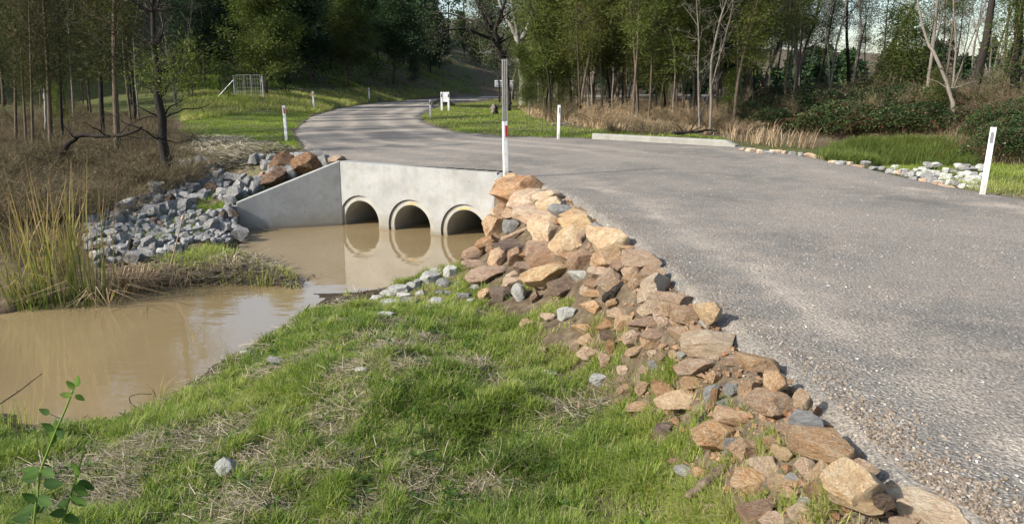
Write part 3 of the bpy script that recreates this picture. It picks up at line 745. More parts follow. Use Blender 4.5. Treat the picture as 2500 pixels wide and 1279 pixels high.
# ================================================================ ROCKS
def rock_mesh(seed, kind='ang'):
    g = np.random.default_rng(seed)
    import bmesh
    bm = bmesh.new(); bmesh.ops.create_icosphere(bm, subdivisions=4, radius=1.0)
    V = np.array([v.co[:] for v in bm.verts]); Fc = np.array([[v.index for v in f.verts] for f in bm.faces]); bm.free()
    ncut = {'ang': 17, 'round': 22, 'slab': 15}[kind]; lo, hi = {'ang': (.42, .76), 'round': (.64, .84), 'slab': (.45, .8)}[kind]
    V *= 1+.0*V
    for k in range(ncut):
        n_ = unit(g.normal(size=3)); dd = g.uniform(lo, hi)
        s_ = V@n_-dd; V = V-np.outer(np.where(s_ > 0, s_, 0), n_)
    if kind == 'slab':
        for n_, dd in (((0, .1, 1), .38), ((.1, 0, -1), .4)):
            n_ = unit(np.array(n_, float)); s_ = V@n_-dd; V = V-np.outer(np.where(s_ > 0, s_*.95, 0), n_)
    # low rough noise
    def n3(p, f, sd):
        return vnoise(p[:, 0]*f+p[:, 2]*f*.7+sd, p[:, 1]*f-p[:, 2]*f*.6+sd*3, sd)-.5
    U = unit(V)
    V = V+U*(n3(V, 2.1, seed)*.10+n3(V, 5.3, seed+5)*.045+n3(V, 12, seed+9)*.022)[:, None]
    mn, mx = V.min(0), V.max(0); V = (V-(mn+mx)/2)/(mx-mn)
    me = np_mesh('rock', V, None, Fc, True)
    me.set_sharp_from_angle(angle=R(24))
    return me
RM = {'ang': [rock_mesh(100+i, 'ang') for i in range(14)], 'round': [rock_mesh(200+i, 'round') for i in range(7)], 'slab': [rock_mesh(300+i, 'slab') for i in range(7)]}
# long waisted stone, thicker at both ends
def bone_mesh():
    mb = MB(); x = np.linspace(-.5, .5, 22)
    r = .16+.34*sstep(.18, .42, x)*(1-sstep(.44, .52, x))+.06*sstep(-.3, -.45, x); r = r*(1-.8*sstep(.47, .5, x))*(1-.8*sstep(-.46, -.5, x))
    mb.tube([(q, .03*math.sin(q*7), 0) for q in x], r, 14); V = np.vstack(mb.V); 
    V[:, 1:] *= 1+.12*(vnoise(V[:, 0]*9, V[:, 1]*6, 3)[:, None]-.5)
    mn, mx = V.min(0), V.max(0); V = (V-(mn+mx)/2)/(mx-mn)
    return np_mesh('rock', V, np.vstack(mb.Q), np.vstack(mb.T), True)
RM['bone'] = [bone_mesh()]
_cache = {}
def rock_obj(kind, mt, px=None, seed=None):
    i = rnd.randrange(len(RM[kind])) if seed is None else seed % len(RM[kind])
    key = (kind, i, mt)
    if key not in _cache:
        m2 = RM[kind][i].copy(); m2.materials.clear(); m2.materials.append(M[mt]); _cache[key] = m2
    o = bpy.data.objects.new('rock', _cache[key]); COL.objects.link(o); return o
TONE = {'t': ('rock_tan', 'tan'), 'p': ('rock_cream', 'pale cream'), 'm': ('rock_mauve', 'mauve'), 'b': ('rock_brown', 'brown'), 'u': ('rock_umber', 'dark brown'), 'g': ('rock_grey', 'grey'), 'w': ('rock_white', 'whitish'), 's': ('rock_soil', 'soil-covered')}
SHP = {'a': ('ang', 'angular'), 'r': ('round', 'rounded'), 's': ('slab', 'flat'), 'n': ('bone', 'long narrow')}
ROCKS = [  # px, py, w, h, tone, shape, roll (deg), own label
 (1243,452,64,38,'t','a',0,'tan boulder at the very top of the pile touching the tall post'),(1262,478,108,64,'b','r',0,'big brown boulder second from the top of the pile'),(1337,489,62,34,'p','a',0,''),(1290,506,86,58,'t','r',-5,'domed orange boulder just right of the wing wall top'),
 (1345,510,60,40,'p','r',0,''),(1224,517,34,34,'b','a',0,''),(1243,531,34,30,'t','a',0,''),(1216,530,32,26,'t','a',0,''),(1375,517,62,26,'g','s',10,''),(1404,527,64,30,'t','a',0,''),(1330,534,132,40,'t','s',0,'long orange and brown slab crossing the upper pile'),
 (1211,560,56,50,'m','r',0,'round brown boulder hard against the culvert wing wall'),(1412,557,80,46,'p','r',0,''),(1334,570,78,60,'p','a',0,''),(1273,568,86,20,'t','n',-24,'long narrow orange stone like a bone lying across the pile'),(1248,558,36,28,'g','a',0,''),
 (1398,594,100,64,'p','r',-12,'large smooth cream boulder in the middle of the upper pile'),(1458,574,44,42,'g','r',0,''),(1487,602,88,68,'p','a',0,'large pink-cream boulder at the road edge, upper pile'),(1196,598,60,34,'b','a',0,''),(1255,597,92,36,'s','s',0,'flat boulder covered in dark soil below the bone-shaped stone'),(1320,609,66,32,'b','s',-8,''),
 (1163,622,62,30,'b','s',-12,''),(1222,635,52,42,'t','a',0,'orange rock with a flat sunlit face near the water end'),(1262,634,38,40,'b','a',0,''),(1330,632,84,30,'b','s',-22,''),(1395,622,60,42,'b','a',0,''),(1422,641,60,50,'b','r',0,'round cracked brown boulder like a ball'),(1490,644,76,44,'m','a',0,''),
 (1566,652,80,34,'m','s',0,''),(1546,628,44,16,'t','s',0,''),(1188,674,88,40,'b','a',-8,''),(1284,664,52,34,'b','a',0,''),(1254,677,34,22,'t','r',0,''),(1338,678,108,58,'p','a',-8,'large cream boulder with a dark hollow on its right side'),(1252,694,42,28,'t','a',0,''),(1413,680,44,30,'w','a',0,''),
 (1464,677,52,38,'t','a',0,''),(1492,692,50,44,'m','s',40,''),(1545,674,44,38,'t','r',0,''),(1590,682,54,44,'m','a',0,''),(1596,713,74,58,'p','a',-25,'large tilted cream boulder at the road edge, middle of the pile'),(1553,700,32,28,'m','r',0,''),(1384,702,78,42,'s','r',0,'dark soil-covered boulder left of the rotten wood'),
 (1186,724,32,32,'t','a',0,''),(1224,722,58,34,'s','a',0,''),(1266,723,30,40,'w','a',0,'pale upright stone standing in the grass below the pile'),(1308,730,24,26,'b','a',0,''),(1157,650,52,20,'b','s',0,''),(1455,720,52,16,'t','s',0,''),
 (1450,758,62,38,'t','a',10,''),(1516,768,58,30,'t','a',0,''),(1586,760,50,38,'p','r',0,''),(1648,743,110,52,'m','a',8,'broad mottled pink-brown boulder at the road edge'),(1640,766,46,40,'m','a',0,''),(1674,776,62,46,'m','r',0,''),(1664,785,50,36,'t','a',0,''),(1618,782,40,36,'t','a',0,''),(1728,792,60,54,'p','a',0,'pointed spotted tan boulder at the road edge'),
 (1481,800,46,36,'b','a',0,''),(1524,792,44,36,'t','a',0,''),(1575,794,74,36,'b','a',-18,''),(1422,806,50,32,'t','a',0,''),(1663,823,58,52,'m','a',0,''),(1545,834,54,46,'t','r',0,''),(1602,820,68,28,'b','s',0,''),(1497,822,62,22,'s','s',0,''),
 (1730,845,126,78,'p','r',0,'largest pale boulder with rusty patches beside the road'),(1556,861,64,26,'t','a',-15,''),(1588,841,50,34,'t','r',0,''),(1432,834,46,34,'t','a',0,''),(1404,846,28,28,'m','a',0,''),(1437,866,58,38,'t','r',0,''),(1494,852,34,34,'b','a',0,''),(1476,886,34,42,'m','a',0,''),
 (1620,852,26,22,'t','a',0,''),(1617,879,40,40,'b','a',0,''),(1593,866,30,24,'t','a',20,''),(1645,869,26,26,'p','r',0,''),(1668,874,30,26,'w','a',0,''),(1703,905,108,66,'t','a',-10,'large bright orange boulder below the largest pale one'),(1795,882,62,26,'b','s',-8,''),(1848,892,112,50,'m','a',0,'big brown boulder with a dark shadowed face beside the road'),
 (1521,906,32,24,'t','a',0,''),(1570,906,36,26,'t','a',-25,''),(1596,896,32,26,'g','a',0,''),(1622,909,18,18,'t','a',0,''),(1741,931,40,38,'t','a',0,''),(1693,943,64,38,'m','a',0,''),(1460,931,44,30,'w','a',0,'bright white rock alone in the grass'),(1893,938,56,52,'t','r',0,''),(1846,937,22,24,'w','a',0,''),
 (1830,953,54,42,'m','a',0,''),(1528,956,46,30,'m','r',0,''),(1571,951,42,38,'m','a',20,''),(1622,966,66,54,'b','a',0,'tall brown rock leaning left of the big rusty one'),(1663,987,124,56,'p','r',-6,'large rusty-topped tan boulder half sunk in grass'),(1740,963,48,38,'g','a',-20,''),(1744,986,22,52,'b','s',0,''),(1785,966,42,38,'g','r',0,''),(1562,991,66,20,'t','s',-18,''),
 (1881,1004,120,76,'m','r',5,'large mauve boulder with a net of white veins'),(1960,992,46,54,'t','a',0,''),(1797,1024,104,44,'t','a',0,'long yellowish block in front of the veined mauve boulder'),(1768,988,46,16,'g','s',-15,''),(1630,1051,62,22,'s','a',0,''),
 (1748,1080,114,82,'m','r',0,'large mottled mauve boulder with a small hole, in grass'),(1812,1112,74,64,'m','a',0,'red-topped boulder at the upper end of the driftwood'),(1788,1094,40,40,'g','a',0,''),(1932,1057,68,40,'m','r',0,''),(1886,1087,44,28,'t','a',0,''),(1972,1028,78,18,'g','s',-6,''),(1911,1122,54,40,'p','a',0,''),
 (2010,1106,150,78,'m','s',0,'wide flat slab with white gravel lying on it'),(1868,1148,86,50,'p','a',8,''),(1646,1131,34,20,'b','a',0,''),(1672,1153,52,20,'w','a',0,''),(1707,1166,48,34,'t','r',0,''),(1834,1188,86,52,'t','a',0,''),(1911,1188,66,44,'p','a',10,''),(1792,1191,40,22,'b','s',25,''),
 (1968,1156,50,48,'t','a',0,''),(2011,1172,54,64,'t','a',0,'pointed tan rock beside the big many-sided cream one'),(1938,1174,40,30,'g','a',0,''),(2112,1152,66,46,'t','a',0,''),(2086,1210,136,104,'p','a',0,'large many-sided cream boulder near the bottom edge'),(2000,1210,62,42,'b','a',0,''),(2172,1217,64,42,'p','a',0,''),(2158,1243,46,50,'s','a',0,''),
 (1966,1232,32,24,'w','a',0,''),(1736,1252,40,30,'t','a',0,''),(1850,1257,96,56,'b','a',-20,''),(1956,1262,58,50,'p','r',0,''),(2090,1270,116,52,'p','s',-5,''),(1900,1278,80,22,'t','s',0,''),(2290,1268,200,44,'p','s',0,'long cream slab cut by the bottom edge beside the road'),(1806,1237,32,28,'b','a',0,''),(2210,1283,60,24,'t','a',0,''),
 (1385,768,44,32,'w','r',0,''),(1340,777,36,22,'t','a',0,''),(1285,796,32,24,'t','a',0,''),(1327,859,30,20,'t','a',0,''),(1345,911,38,14,'w','s',0,''),(551,1146,50,44,'w','r',0,'pale angular stone alone in the foreground grass'),(881,903,30,12,'w','s',0,''),(1330,700,30,20,'b','a',0,''),
 (1312,588,20,18,'w','r',0,''),(1450,700,40,24,'b','a',0,''),(1436,712,34,24,'t','a',0,''),(1520,652,50,30,'b','a',0,''),(1360,655,44,26,'b','a',0,''),(1290,622,40,22,'b','a',0,''),(1210,612,40,26,'b','s',0,''),(1310,655,40,20,'b','s',0,''),(1540,690,34,26,'m','a',0,''),(1500,745,36,24,'t','a',0,''),(1700,815,34,30,'m','a',0,''),
 (600,862,30,12,'w','r',0,''),(672,884,44,18,'g','s',0,'flat grey rock under a straw heap by the water'),(1235,497,30,20,'s','a',0,''),(1300,478,44,26,'b','a',0,''),(1360,546,50,24,'b','a',0,''),(1425,582,30,24,'b','a',0,''),(1530,610,30,16,'t','a',0,''),
]
GREYPATCH = [(975,707,56,26),(948,714,42,20),(1008,700,36,24),(1050,680,46,30),(1082,694,36,22),(1030,716,34,16),(1000,736,54,16),(958,746,56,14),(1060,737,44,14),(1096,717,32,14),(1132,722,34,14),(940,771,54,14),(1111,746,30,14),(1020,690,34,18),(1065,665,34,20),(1100,664,36,28),(985,722,34,16),(920,728,36,14),(905,748,34,12),(1045,752,36,12),(1150,735,26,12),(1075,715,30,14),(1120,695,26,14),(1160,700,24,14),(890,762,30,12)]
def place_rock(px, py, w_, h_, tone, shp, roll, label, group, extra=0.0, snk=.20):
    g = onground(px, py+h_*.33)
    D = math.sqrt(g.x**2+g.y**2+(g.z-H)**2); s = D/F; W = w_*s*((1.28-.30*float(sstep(700, 900, py))) if group.startswith('sand') else (1.0 if group.startswith('grey') else 1.08))
    dep = math.atan2(H-g.z, g.y); dp = W*rnd.uniform(.7, .95)
    if SHP[shp][0] == 'bone': dp = W*.28
    hz = max((h_*s*(1.45-.27*float(sstep(700, 900, py)))-dp*math.sin(dep)*.7)/math.cos(dep), W*(.16 if shp == 's' else .34))
    if shp == 'n': hz = W*.28
    if shp == 's' and h_ > .38*w_ and w_ > 90: dp = h_*s/math.sin(dep)*.85; hz = W*.17
    o = rock_obj(SHP[shp][0], TONE[tone][0])
    yaw = -math.atan2(g.x, g.y)
    # unit mesh turned about the vertical first, then sized along the view
    o.scale = (W, dp, hz)
    o.rotation_euler = (R(rnd.uniform(-7, 7)), R(-roll if abs(roll) < 90 else 0)+R(rnd.uniform(-4, 4)), yaw+rnd.choice([0, math.pi]) if shp != 'n' and abs(roll) < 6 else yaw)
    if roll: o.rotation_euler[1] = R(roll)
    o.location = (g.x, g.y+dp*.18, g.z+hz*(.5-snk*(1-.5*float(sstep(850, 1000, py))))+extra)
    tag(o, label or 'x', 'rock', group)
    size = 'big' if w_ > 80 else ('medium' if w_ > 44 else 'small')
    return (o, f'{size} {TONE[tone][1]} {SHP[shp][1]} rock', px, py)
items = []; anchors = []
for r_ in ROCKS:
    it = place_rock(*r_, 'sandstone rocks lining the road edge')
    if r_[7]: anchors.append(('the '+{ 'tan boulder at': 'topmost boulder'}.get(r_[7][:14], ''), r_[0], r_[1])) if r_[7].startswith('tan boulder at') else None
    else: items.append(it)
anchors = [('the topmost boulder', 1243, 452), ('the bone-shaped stone', 1273, 568), ('the smooth cream boulder', 1398, 594), ('the brown ball boulder', 1422, 641), ('the hollowed cream boulder', 1338, 678), ('the rotten wood', 1500, 714),
           ('the spotted pointed boulder', 1728, 792), ('the largest pale boulder', 1730, 845), ('the bright orange boulder', 1703, 905), ('the lone white rock', 1460, 931), ('the veined mauve boulder', 1881, 1004),
           ('the driftwood', 1722, 1170), ('the gravelly slab', 2010, 1106), ('the many-sided boulder', 2086, 1210), ('the pale upright stone', 1266, 723), ('the bottom-edge slab', 2290, 1268), ('the lone foreground stone', 551, 1146)]
autolabel(items, anchors, ('left of', 'right of', 'above', 'below'))
items = []
for q in GREYPATCH:
    items.append(place_rock(*q, 'w' if rnd.random() < .65 else 'g', rnd.choice('aas'), 0, '', 'whitish stones in the grass above the water', snk=.34))
autolabel([(o, n_.replace('rock', 'stone'), a, b) for o, n_, a, b in items], [('the patch centre by the water', 1010, 715), ('the patch end by the rock pile', 1120, 700)], ('left of', 'right of', 'above', 'below'))

# brown boulders and grey rubble behind the left wing wall
for r_ in [(690,410,60,42,'u','r',0,'dark brown boulder above the wing wall, left of the spotted one'),(754,411,84,42,'u','r',0,'spotted brown boulder resting against the top of the wing wall'),(662,450,78,36,'u','r',-22,'long brown boulder leaning along the sloping wing wall'),(822,401,40,20,'m','a',0,'small reddish rock at the top corner of the headwall'),(711,434,30,28,'g','a',0,'grey rock wedged between the brown boulders on the wing wall')]:
    place_rock(*r_, 'boulders behind the wing wall', extra=.05)
RUB = np.array([(215,545),(330,500),(420,445),(440,400),(500,405),(560,440),(590,425),(600,400),(700,385),(770,385),(800,402),(640,460),(575,492),(572,560),(596,572),(560,600),(470,590),(430,618),(330,640),(235,650),(205,600)], float)
items = []; pts = []; tries = 0
while len(pts) < 400 and tries < 60000:
    tries += 1
    px, py = rnd.uniform(200, 810), rnd.uniform(383, 650)
    if sdist(RUB, np.array([px]), np.array([py]))[0] > 0: continue
    # green gaps
    if (px-600)**2/60**2+(py-420)**2/22**2 < 1 or (px-510)**2/42**2+(py-505)**2/24**2 < 1: continue
    if (px-650)**2/70**2+(py-412)**2/12**2 < 1 and rnd.random() < .6: continue
    small = ((px-400)**2/110**2+(py-572)**2/34**2 < 1)
    sz = rnd.uniform(15, 24) if small else rnd.choice([rnd.uniform(13, 25), rnd.uniform(22, 38)])
    if px > 600: sz = rnd.uniform(16, 32)
    if any((px-q[0])**2+((py-q[1])*1.5)**2 < ((sz+q[2])*.36)**2 for q in pts): continue
    pts.append((px, py, sz, small))
pts.sort(key=lambda q: q[1])
for px, py, sz, small in pts:
    items.append(place_rock(px, py, sz*rnd.uniform(1.0, 1.25), sz*rnd.uniform(.72, 1.0), 'g' if rnd.random() < .9 else rnd.choice('wsm'), 'a' if rnd.random() < .85 else 's', rnd.uniform(-18, 18), '', 'grey rubble beside the left wing wall', extra=0 if small else rnd.uniform(0, .06), snk=.22))
autolabel([(o, n_.replace('rock', 'rubble block'), a, b) for o, n_, a, b in items], [("the wing wall's low end", 580, 545), ('the green grass tuft', 510, 505), ('the tall reeds', 250, 600), ('the dead bulrush stem', 420, 570), ('the burnt rugged trunk', 420, 430), ('the brown boulders', 690, 415), ('the mossy small stones', 380, 540)], ('left of', 'right of', 'above', 'below'))

# rocks along the far right edge and the pale patch beside it
items = []
for i in range(26):
    t = i/25; px = 1815+t*500; py = 367+t*38+(t**2)*52+rnd.uniform(-3, 3)
    items.append(place_rock(px, py, rnd.uniform(12, 30), rnd.uniform(6, 10), rnd.choice('tmgpg'), rnd.choice('as'), 0, '', 'small rocks edging the far side of the road', snk=.25))
autolabel([(o, n_.replace('rock', 'edge stone'), a, b) for o, n_, a, b in items], [("the kerb's right end", 1800, 360), ('the bright green hollow', 2080, 400), ('the pale stone patch', 2240, 430)], ('left of', 'right of', 'above', 'below'))
items = []; pp = []
while len(pp) < 44:
    px, py = rnd.uniform(2180, 2400), rnd.uniform(410, 464); t = (px-2180)/220
    if py < 412+t*6 or py > 428+t*36: continue
    if any(abs(px-a) < 13 and abs(py-b) < 6 for a, b in pp): continue
    pp.append((px, py)); items.append(place_rock(px, py, rnd.uniform(13, 26), rnd.uniform(7, 13), 'w' if rnd.random() < .6 else 'g', rnd.choice('aas'), 0, '', 'pale stones on the far verge', snk=.22))
autolabel([(o, n_.replace('rock', 'verge stone'), a, b) for o, n_, a, b in items], [('the leaning right guide post', 2398, 440), ('the pale patch middle', 2290, 436), ('the pale patch left tip', 2200, 420)], ('left of', 'right of', 'above', 'below'))
place_rock(1530, 278, 28, 26, 't', 'a', 60, 'orange sunlit rock standing among the saplings', 'rocks in the right wood')

# only the 300 stones that show largest stay things; the small rest becomes one mass of rubble
def merge_small_rocks(limit=296):
    L = []
    for o in list(COL.objects):
        if o.name.split('.')[0] == 'rock' and o.get('category') == 'rock':
            dist = (o.location-Vector((0, 0, H))).length; L.append((o.scale.x*max(o.scale.z, o.scale.y*.4)/dist**2, o))
    L.sort(key=lambda q: -q[0]); rest = [o for _, o in L[limit:]]
    VV = []; TT = []; n = 0; tn = []; mats = []; mi = []
    for o in rest:
        if o.data.materials[0] not in mats: mats.append(o.data.materials[0])
        me = o.data; v = np.empty(len(me.vertices)*3, np.float32); me.vertices.foreach_get('co', v); v = v.reshape(-1, 3)
        lp = np.empty(len(me.loops), np.int32); me.loops.foreach_get('vertex_index', lp)
        mw = Matrix.LocRotScale(o.location, o.rotation_euler, o.scale); A = np.array(mw.to_3x3()); v = v@A.T+np.array(o.location)
        VV.append(v); TT.append(lp.reshape(-1, 3)+n); n += len(v); mi += [mats.index(me.materials[0])]*(len(lp)//3)
        bpy.data.objects.remove(o)
    if VV:
        me = np_mesh('rubble_stones', np.vstack(VV), None, np.vstack(TT), True); o = link_mesh('rubble_stones', me, mats[0])
        for q in mats[1:]: me.materials.append(q)
        me.polygons.foreach_set('material_index', np.array(mi, np.int32))
        tag(o, 'small loose grey stones filling the gaps of the rubble and verges', 'rubble', kind='stuff')
merge_small_rocks()

# ================================================================ PLANTS: builders
def curve(p0, d0, L, n, bendv, wob, g):
    p = np.array(p0, float); d_ = unit(np.array(d0, float)); out = [p.copy()]
    for i in range(n):
        d_ = unit(d_+np.array(bendv)/n+g.normal(size=3)*wob); p = p+d_*L/n; out.append(p.copy())
    return np.array(out)
def tree_proto(seed, Ht, r0, cs, spread, nl, leafn, ll, lw, cr, prof='cone', up=.55, wob=.05, bare=0.0, lean=0, fork=0, subs=3, flat=.6, dens=1.0):
    g = np.random.default_rng(seed); tb = MB(); lf = MB(); C = []; CT = []
    trunks = [curve((0, 0, -.3), (lean*.2, g.normal()*min(.04, wob), 1), Ht+.3, 12, (lean*.3, 0, .1+.3*(wob < .03)), wob, g)]
    if fork:
        for k in range(fork):
            t0 = trunks[0]; i = 1+k; a = g.uniform(0, 6.28)
            trunks.append(curve(t0[i], (math.cos(a)*.5, math.sin(a)*.5, 1), Ht*.85, 10, (0, 0, .5), wob*1.3, g))
    for q, t in enumerate(trunks):
        n = len(t); rr = r0*(1 if q == 0 else .7)*(1-np.linspace(0, 1, n)**1.1*.9); rr[0] *= 1.35
        tb.tube(t, rr, 8)
        k0 = nl if q == 0 else nl//2
        for i in range(k0):
            u = (i+g.random())/k0; h = cs+(1-cs)*u*.97 if q == 0 else .2+.78*u
            f = h*(n-1); j = min(int(f), n-2); p = t[j]+(t[j+1]-t[j])*(f-j)
            if prof == 'cone': pr = (1-u)**.75*.92+.12
            elif prof == 'round': pr = math.sin(math.pi*min(.98, .12+.8*u))
            else: pr = .35+.65*u*(1.25-u)*1.6
            L = spread*pr*g.uniform(.65, 1.15); a = i*2.4+g.uniform(-.5, .5)
            nb = curve(p, (math.cos(a), math.sin(a), up+.3*g.normal()), L, 6, (0, 0, .35 if up > 0 else -.2), .13, g)
            rb = max(.007, r0*.38*(1-u*.6))*min(1, L/1.5)
            tb.tube(nb, np.linspace(rb, .005, 7), 4, caps=False)
            is_bare = g.random() < bare
            for s_ in range(subs):
                jj = g.integers(2, 6); dd = unit(nb[jj]-nb[jj-1]+g.normal(size=3)*.65)
                sb = curve(nb[jj], dd, L*g.uniform(.25, .5), 4, (0, 0, .2), .15, g); tb.tube(sb, np.linspace(rb*.45, .004, 5), 3, caps=False)
                if not is_bare:
                    C += [sb[4], sb[2]]
                if bare > .8 or is_bare:
                    for _ in range(2):
                        s2 = curve(sb[g.integers(1, 4)], dd+g.normal(size=3)*.7, L*.22, 3, (0, 0, .2), .2, g); tb.tube(s2, np.linspace(.006, .003, 4), 3, caps=False)
            if not is_bare: C += [nb[6], nb[4]]+([nb[3]] if L > 1.2 else [])
    trunk = tb.mesh('trunk', True)
    crown = None
    if leafn and C:
        C = np.array(C); keepc = g.random(len(C)) < dens; C = C[keepc]; m_ = len(C); n_ = m_*leafn
        ct = np.clip(.32+.16*g.normal(size=m_)+.18*(C[:, 2]/Ht-.5), 0, 1)
        cs_ = cr*g.uniform(.6, 1.3, m_)
        off = g.normal(size=(n_, 3))*np.repeat(cs_, leafn)[:, None]*np.array([1, 1, flat])
        P_ = np.repeat(C, leafn, 0)+off*.62
        D_ = unit(off+g.normal(size=(n_, 3))*.5*cr+np.array([0, 0, -.12*cr])); Sd = unit(np.cross(D_, g.normal(size=(n_, 3))))
        L_ = ll*g.uniform(.6, 1.3, n_); W_ = lw*g.uniform(.6, 1.2, n_)
        lf.leaves(P_, D_, Sd, L_, W_, np.clip(np.repeat(ct, leafn)+g.normal(size=n_)*.1, 0, 1))
        crown = lf.mesh('crown')
    return trunk, crown
def use_proto(pr, mleaf, mbark, cache={}):
    key = (id(pr[0]), mleaf, mbark)
    if key not in cache:
        t = pr[0].copy(); t.materials.append(M[mbark]); c = None
        if pr[1] is not None: c = pr[1].copy(); c.materials.append(M[mleaf])
        cache[key] = (t, c)
    return cache[key]
def put_tree(pr, mleaf, mbark, x, y, sc=1, rz=None, label=None, group=None, name='tree', z=None, sxy=None):
    t, c = use_proto(pr, mleaf, mbark)
    root = empty(name, (x, y, (tz(x, y) if z is None else z)-.02), rnd.uniform(0, 6.28) if rz is None else rz)
    root.scale = (sxy or sc, sxy or sc, sc)
    tag(root, label or 'x', 'tree', group)
    for nm, me in (('trunk', t), ('crown', c)):
        if me is None: continue
        o = bpy.data.objects.new(nm, me); COL.objects.link(o); o.parent = root
    return root
print('protos')
WAT = [tree_proto(11+i, 8.5, .10, .12, 2.7, 54, 72, .20, .045, .44, 'cone', .45, .03) for i in range(3)]
SAP = [tree_proto(31, 8.5, .06, .28, 1.5, 34, 44, .17, .028, .40, 'round', .9, .05, .2), tree_proto(32, 9.5, .07, .32, 1.6, 36, 44, .17, .028, .42, 'round', .8, .06, .22),
       tree_proto(33, 7.5, .055, .18, 1.45, 40, 58, .17, .028, .40, 'cone', .9, .05, .1), tree_proto(34, 10, .08, .36, 1.9, 34, 60, .18, .03, .5, 'up', .7, .07, .25, fork=1)]
BARE = [tree_proto(51, 7.0, .05, .25, 1.2, 28, 10, .12, .02, .2, 'round', .95, .05, .93, fork=1), tree_proto(52, 8.5, .06, .3, 1.3, 24, 10, .12, .02, .2, 'round', .8, .07, .93)]
GUM = [tree_proto(61, 13, .17, .26, 3.6, 32, 80, .2, .045, .65, 'up', .7, .07, .1, fork=1), tree_proto(62, 14.5, .19, .28, 4.0, 32, 80, .2, .045, .7, 'up', .6, .08, .12, lean=.5, fork=1)]
LFT = [tree_proto(131+i, 9.0, .062, .22, 1.5, 44, 40, .13, .018, .38, 'round', .75, .010, .35, subs=4) for i in range(3)]
THIN = [tree_proto(151+i, 9.0, .05, .34, 1.25, 36, 34, .15, .024, .34, 'round', .9, .035, .35, subs=4) for i in range(4)]
LOW = [tree_proto(71, 2.6, .03, .1, .9, 22, 26, .13, .022, .24, 'cone', .7, .06, .1), tree_proto(72, 3.4, .035, .12, 1.0, 24, 26, .13, .022, .26, 'cone', .8, .06, .15)]
def dry_bush_proto(seed, Ht, Rd, n, tw=.0055, fluff=62):
    g = np.random.default_rng(seed); mb = MB(); tb = MB()
    for i in range(n):
        a = g.uniform(0, 6.28); r_ = Rd*math.sqrt(g.random())*.5
        c = curve((r_*math.cos(a), r_*math.sin(a), -.05), (math.cos(a)*.5, math.sin(a)*.5, 1), Ht*g.uniform(.6, 1.1), 6, (math.cos(a)*.8, math.sin(a)*.8, -.2), .14, g)
        mb.tube(c, np.linspace(.009, .003, 7), 3, g.uniform(.1, .5), caps=False)
        k = fluff; idx = g.integers(2, 7, k); B = c[idx]+g.normal(size=(k, 3))*.05
        D_ = unit(g.normal(size=(k, 3))+np.array([math.cos(a)*.5, math.sin(a)*.5, .9])); Sd = unit(np.cross(D_, g.normal(size=(k, 3))))
        mb.leaves(B, D_, Sd, g.uniform(.08, .32, k), np.full(k, tw), np.clip(g.normal(g.uniform(.3, .75), .12, k), 0, 1))
    return mb.mesh('dry_bush')
DRY = [dry_bush_proto(81, 1.0, .6, 46), dry_bush_proto(82, 1.35, .7, 50), dry_bush_proto(83, .7, .7, 44)]
def bramble_proto(seed, Rd, Ht, n, ls=.085):
    g = np.random.default_rng(seed); mb = MB()
    a = g.uniform(0, 6.28, n); r_ = Rd*np.sqrt(g.random(n)); hh = Ht*np.sqrt(np.clip(1-(r_/Rd)**2, 0, 1))*(.75+.5*vnoise(r_*np.cos(a)*1.6+9, r_*np.sin(a)*1.6+9, seed))
    z = hh*(1-g.random(n)**2.2*.55)
    B = np.stack([r_*np.cos(a), r_*np.sin(a), z], 1)
    D_ = unit(g.normal(size=(n, 3))+np.array([0, 0, -.15])); D_[:, 2] *= .5; Sd = unit(np.cross(D_, np.array([0, 0, 1.])+g.normal(size=(n, 3))*.5))
    tt = np.clip(.3+.45*(vnoise(B[:, 0]*2.2, B[:, 1]*2.2, seed+3)-.5)+g.normal(size=n)*.13, 0, .8); tt[g.random(n) < .12] = 1.0
    mb.leaves(B, D_, Sd, g.uniform(.6, 1.3, n)*ls, g.uniform(.7, 1.1, n)*ls*.62, tt)
    for i in range(26):
        q = g.uniform(0, 6.28); rr = Rd*g.uniform(.2, .8); c = curve((rr*math.cos(q), rr*math.sin(q), Ht*.3), (math.cos(q)*.6, math.sin(q)*.6, 1), g.uniform(.8, 1.5)*Ht, 7, (math.cos(q), math.sin(q), -2.2), .08, g)
        mb.tube(c, np.linspace(.008, .004, 8), 3, .95, caps=False)
    return mb.mesh('bramble_bush')
BRA = [bramble_proto(91, 1.3, .95, 5200), bramble_proto(92, 1.6, .8, 5600), bramble_proto(93, 1.0, .7, 3200)]
def put_mesh(me, m, name, cat, x, y, sc, label='x', group=None, sz=None, z=None, cache={}):
    key = (id(me), m)
    if key not in cache: c = me.copy(); c.materials.append(M[m]); cache[key] = c
    o = bpy.data.objects.new(name, cache[key]); COL.objects.link(o)
    o.location = (x, y, (tz(x, y) if z is None else z)-.03); o.rotation_euler = (0, 0, rnd.uniform(0, 6.28)); o.scale = (sc, sc, sz or sc)
    return tag(o, label, cat, group)

# ================================================================ TREES
lab_left, lab_hill, lab_right = [], [], []
